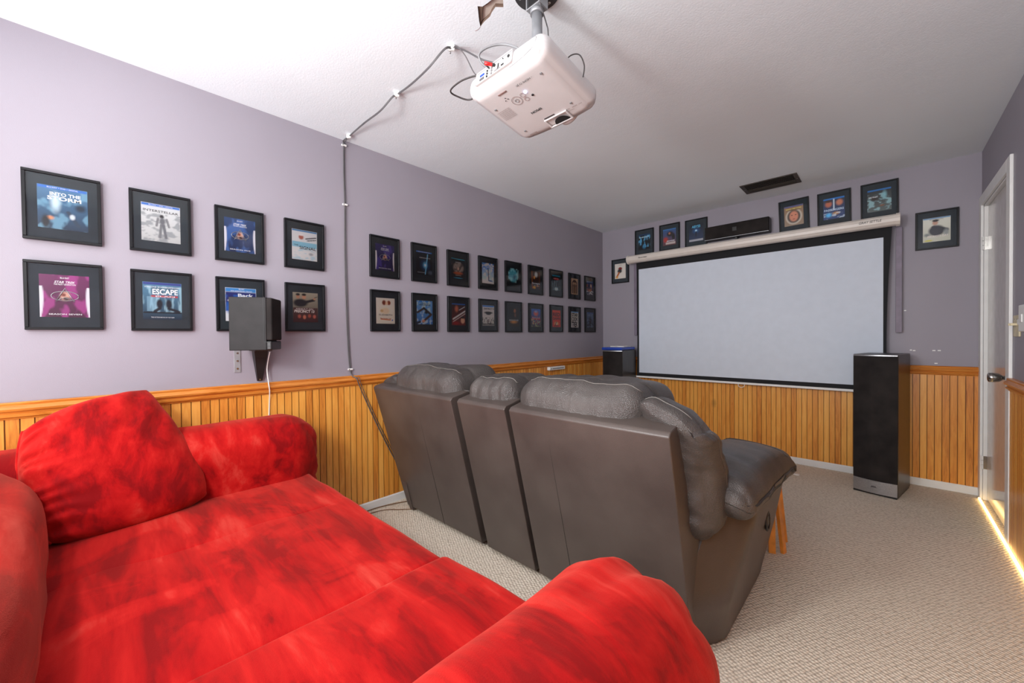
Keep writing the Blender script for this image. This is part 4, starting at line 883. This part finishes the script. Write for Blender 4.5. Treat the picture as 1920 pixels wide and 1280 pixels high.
# side bodies and padded arms
def side(sgn, xin, xbot, xtop):
    # bowed outer skin as a grid (y from back to front, z upward), closed on the inside
    NYs, NZs = 22, 14; vs = []; fs = []
    def sm_(t): t = max(0, min(1, t)); return t*t*(3-2*t)
    def yb(z): return -2.885-.05*min(1, z/.2) if z < .2 else -2.935+.19*((z-.2)/.34)
    def yf(z): return -2.06+.13*sm_(z/.26)
    for j in range(NZs+1):
        for i in range(NYs+1):
            t = i/NYs; zt2 = .545-.085*t; z = .012+(zt2-.012)*j/NZs
            y = yb(z)*(1-t)+yf(z)*t
            xo = xbot+(xtop-xbot)*min(1, z/.45)**1.1
            e = (y-yb(z)); xo -= sgn*(.095*(1-sm_(e/.20))+.02*(1-sm_(e/.05))); e2 = yf(z)-y; xo -= sgn*.03*(1-sm_(e2/.06))
            xo += sgn*.006*math.sin(PI*t)*math.sin(PI*j/NZs)
            vs.append((xo-lo_.x, y-lo_.y, z))
    w_ = NYs+1
    for j in range(NZs):
        for i in range(NYs): fs.append((j*w_+i, j*w_+i+1, (j+1)*w_+i+1, (j+1)*w_+i))
    m0 = len(vs)
    rim = [i for i in range(w_)]+[j*w_+NYs for j in range(1, NZs+1)]+[NZs*w_+i for i in range(NYs-1, -1, -1)]+[j*w_ for j in range(NZs-1, 0, -1)]
    for k in rim: vs.append((xin-lo_.x, vs[k][1], vs[k][2]))
    nr = len(rim)
    for k in range(nr): fs.append((rim[k], rim[(k+1) % nr], m0+(k+1) % nr, m0+k))
    fs.append(tuple(range(m0, m0+nr)))
    bm = bmesh.new(); bm.from_mesh(me_from(vs, fs)); me = bm_me(bm); sb = link('side_panel', me, o, 'vinyl', True); me.set_sharp_from_angle(angle=.9)
    xc = (xin+xtop)/2+.015*sgn; hw = abs(xtop-xin)/2+.022
    def g(p, q):
        q = q+Vector((noise.noise(q*6), noise.noise(q*6+Vector((4, 0, 0))), noise.noise(q*6+Vector((0, 4, 0)))))*.008
        t = (p[1]+1)/2
        q.z += -.070*t**1.8+.0
        q.z += .022*math.sin(PI*min(1, t*1.05))*max(0, p[2])
        if p[0]*sgn > 0: q.z -= .03*(p[0]*sgn)**2*(p[2] > 0)
        q.z += .004*math.sin(p[1]*22+p[0]*3)*max(0, p[2])*(1 if t < .3 else .3)
        return q
    s, f = soft('arm_pad', (xc-hw, -2.80, .495), (xc+hw, -1.865, .645), .062, LE, o, (.006, .02, .012), g, (26, 50, 16), off=lo_)
    tube('stitch_line', [f((.93*sgn, -.9+1.75*k/20, -.35)) for k in range(21)], .0018, 'stitch', s, 1, 6, smooth=False)
    for u in (.72,): tube('front_seam', [f((-.95+1.9*k/20, u, 1))+Vector((0, 0, .0015)) for k in range(21)], .0035, LE, s, 1, 6, smooth=False)
    return sb
sb = side(1, 1.89, 2.102, 2.178)
side(-1, .25, .10, .035)
# recliner release on the right side panel
hp_ = at(1436, 975, 0, 2.160)-lo_
hm = Matrix.Translation(hp_) @ Matrix.Rotation(math.radians(14), 4, 'X')
n = 28
ringv = [hm @ Vector((.006, .030*math.cos(2*PI*k/n), .042*math.sin(2*PI*k/n))) for k in range(n+1)]
tube('release_handle_ring', ringv, .006, 'blackp', sb, 1, 8, smooth=False)
link('release_recess', me_from([hm @ Vector((.002, .027*math.cos(2*PI*k/n), .039*math.sin(2*PI*k/n))) for k in range(n)], [tuple(range(n))]), sb, 'gap')
box('release_lever', (.002, -.016, -.022), (.010, .012, .026), 'blackp', sb, .004, 3, mtx=hm)

# ------------------------------------------------------------------ wooden stool in front of the loveseat
o = thing('wooden_stool', 'small honey coloured wooden stool partly hidden beyond the loveseat', 'stool', (1.98, -1.77, 0)); wo = Vector((1.98, -1.77, 0))
def leg(x0, y0, x1, y1):
    bm = bmesh.new(); a = Vector((x0, y0, 0)); b = Vector((x1, y1, .385)); d = b-a
    q = d.to_track_quat('Z', 'X').to_matrix().to_4x4(); box_bm(bm, (-.009, -.016, 0), (.009, .016, d.length), Matrix.Translation(a) @ q, .002)
    link('leg', bm_me(bm), o, 'wood')
leg(.17, -.06, .13, -.05); leg(.125, -.10, .115, -.07); leg(-.15, -.08, -.12, -.06); leg(-.15, .08, -.12, .06); leg(.15, .09, .12, .06)
soft('seat_board', (-.15, -.1, .372), (.138, .1, .392), .008, 'wood', o, n=(12, 12, 6))

# ------------------------------------------------------------------ small things on the floor
tag(tube('floor_cable', [(.03, -3.25, .006), (.03, -3.04, .007), (.05, -2.93, .006), (.10, -2.80, .006), (.2, -2.6, .006)], .0035, 'browncable'), 'thin brown cable lying on carpet beside the left baseboard', 'cable')
tag(tube('floor_wire', [(.06, -3.3, .005), (.085, -3.04, .006), (.17, -2.93, .005), (.26, -2.84, .005), (.4, -2.7, .005)], .0025, 'browncable'), 'fine brown wire on the carpet nearer the loveseat', 'cable')
o = thing('shoe_horn', 'small off-white plastic strip lying on the carpet near the screen wall', 'plastic strip', (1.97, -.36, 0))
soft('strip', (-.10, -.014, .001), (.045, .014, .008), .003, 'wcable', o, n=(16, 8, 4)); 
bm = bmesh.new(); cyl_bm(bm, (.045, 0, .001), (.045, 0, .009), .018, seg=20); link('rounded_end', bm_me(bm), o, 'wcable')
# paint chips on the screen wall
for (px, py, s_) in ((1708, 656, .006), (1714, 657, .007), (1751, 657, .008), (1761, 657, .008), (1697, 582, .006), (1755, 681, .008)):
    p = at(px, py, 1, 0); tag(box('paint_chip', (p.x-s_, -.0006, p.z-.004), (p.x+s_, .0003, p.z+.004), 'white', None, 0), 'tiny white filler spot on the purple wall above the right chair rail', 'wall spot', 'white filler spots on the screen wall')

# ------------------------------------------------------------------ lights
def area(name, loc, target, size, power, color=(1, 1, 1), sy=None):
    l = bpy.data.lights.new(name, 'AREA'); l.energy = power; l.color = color; l.size = size
    if sy: l.shape = 'RECTANGLE'; l.size_y = sy
    ob = bpy.data.objects.new(name, l); COL.objects.link(ob); ob.location = loc
    ob.rotation_euler = (Vector(target)-Vector(loc)).to_track_quat('-Z', 'Y').to_euler(); return ob
area('key_light', (1.40, -4.90, 1.66), (1.3, -1.0, 1.75), .22, 24, (1, .99, .98))
area('ceiling_wash', (.9, -5.0, 2.40), (1.5, -2.2, .6), 1.0, 18, (1, .99, .97))
area('corner_wash', (2.3, -5.0, 2.38), (2.3, -2.0, .0), .9, 20, (1, .985, .96))
area('fill_light', (1.6, -5.42, 1.30), (1.5, 0, 1.75), 2.6, 92, (.985, .99, 1), 1.9)
sl = bpy.data.lights.new('ceiling_spot', 'SPOT'); sl.energy = 34; sl.spot_size = 1.9; sl.spot_blend = 1; sl.shadow_soft_size = .15
so_ = bpy.data.objects.new('ceiling_spot', sl); COL.objects.link(so_); so_.location = (.75, -5.15, 1.5); so_.rotation_euler = (Vector((.75, -4.3, 2.44))-Vector(so_.location)).to_track_quat('-Z', 'Y').to_euler()
w = bpy.data.worlds.new('World'); SC.world = w; w.use_nodes = True
w.node_tree.nodes['Background'].inputs[0].default_value = (.6, .62, .66, 1); w.node_tree.nodes['Background'].inputs[1].default_value = .3

# ------------------------------------------------------------------ camera
cd = bpy.data.cameras.new('camera'); cam = bpy.data.objects.new('camera', cd); COL.objects.link(cam)
cd.sensor_width = 36; cd.lens = 36*F_PX/1920; cd.clip_start = .01; cd.sensor_fit = 'HORIZONTAL'
m = Matrix((( _R3.x, _U3.x, -_F2.x, CAM.x), (_R3.y, _U3.y, -_F2.y, CAM.y), (_R3.z, _U3.z, -_F2.z, CAM.z), (0, 0, 0, 1)))
cam.matrix_world = m; SC.camera = cam
SC.view_settings.view_transform = 'Standard'; SC.view_settings.look = 'None'; SC.view_settings.exposure = 0
SC.cycles.use_denoising = True; SC.cycles.max_bounces = 8
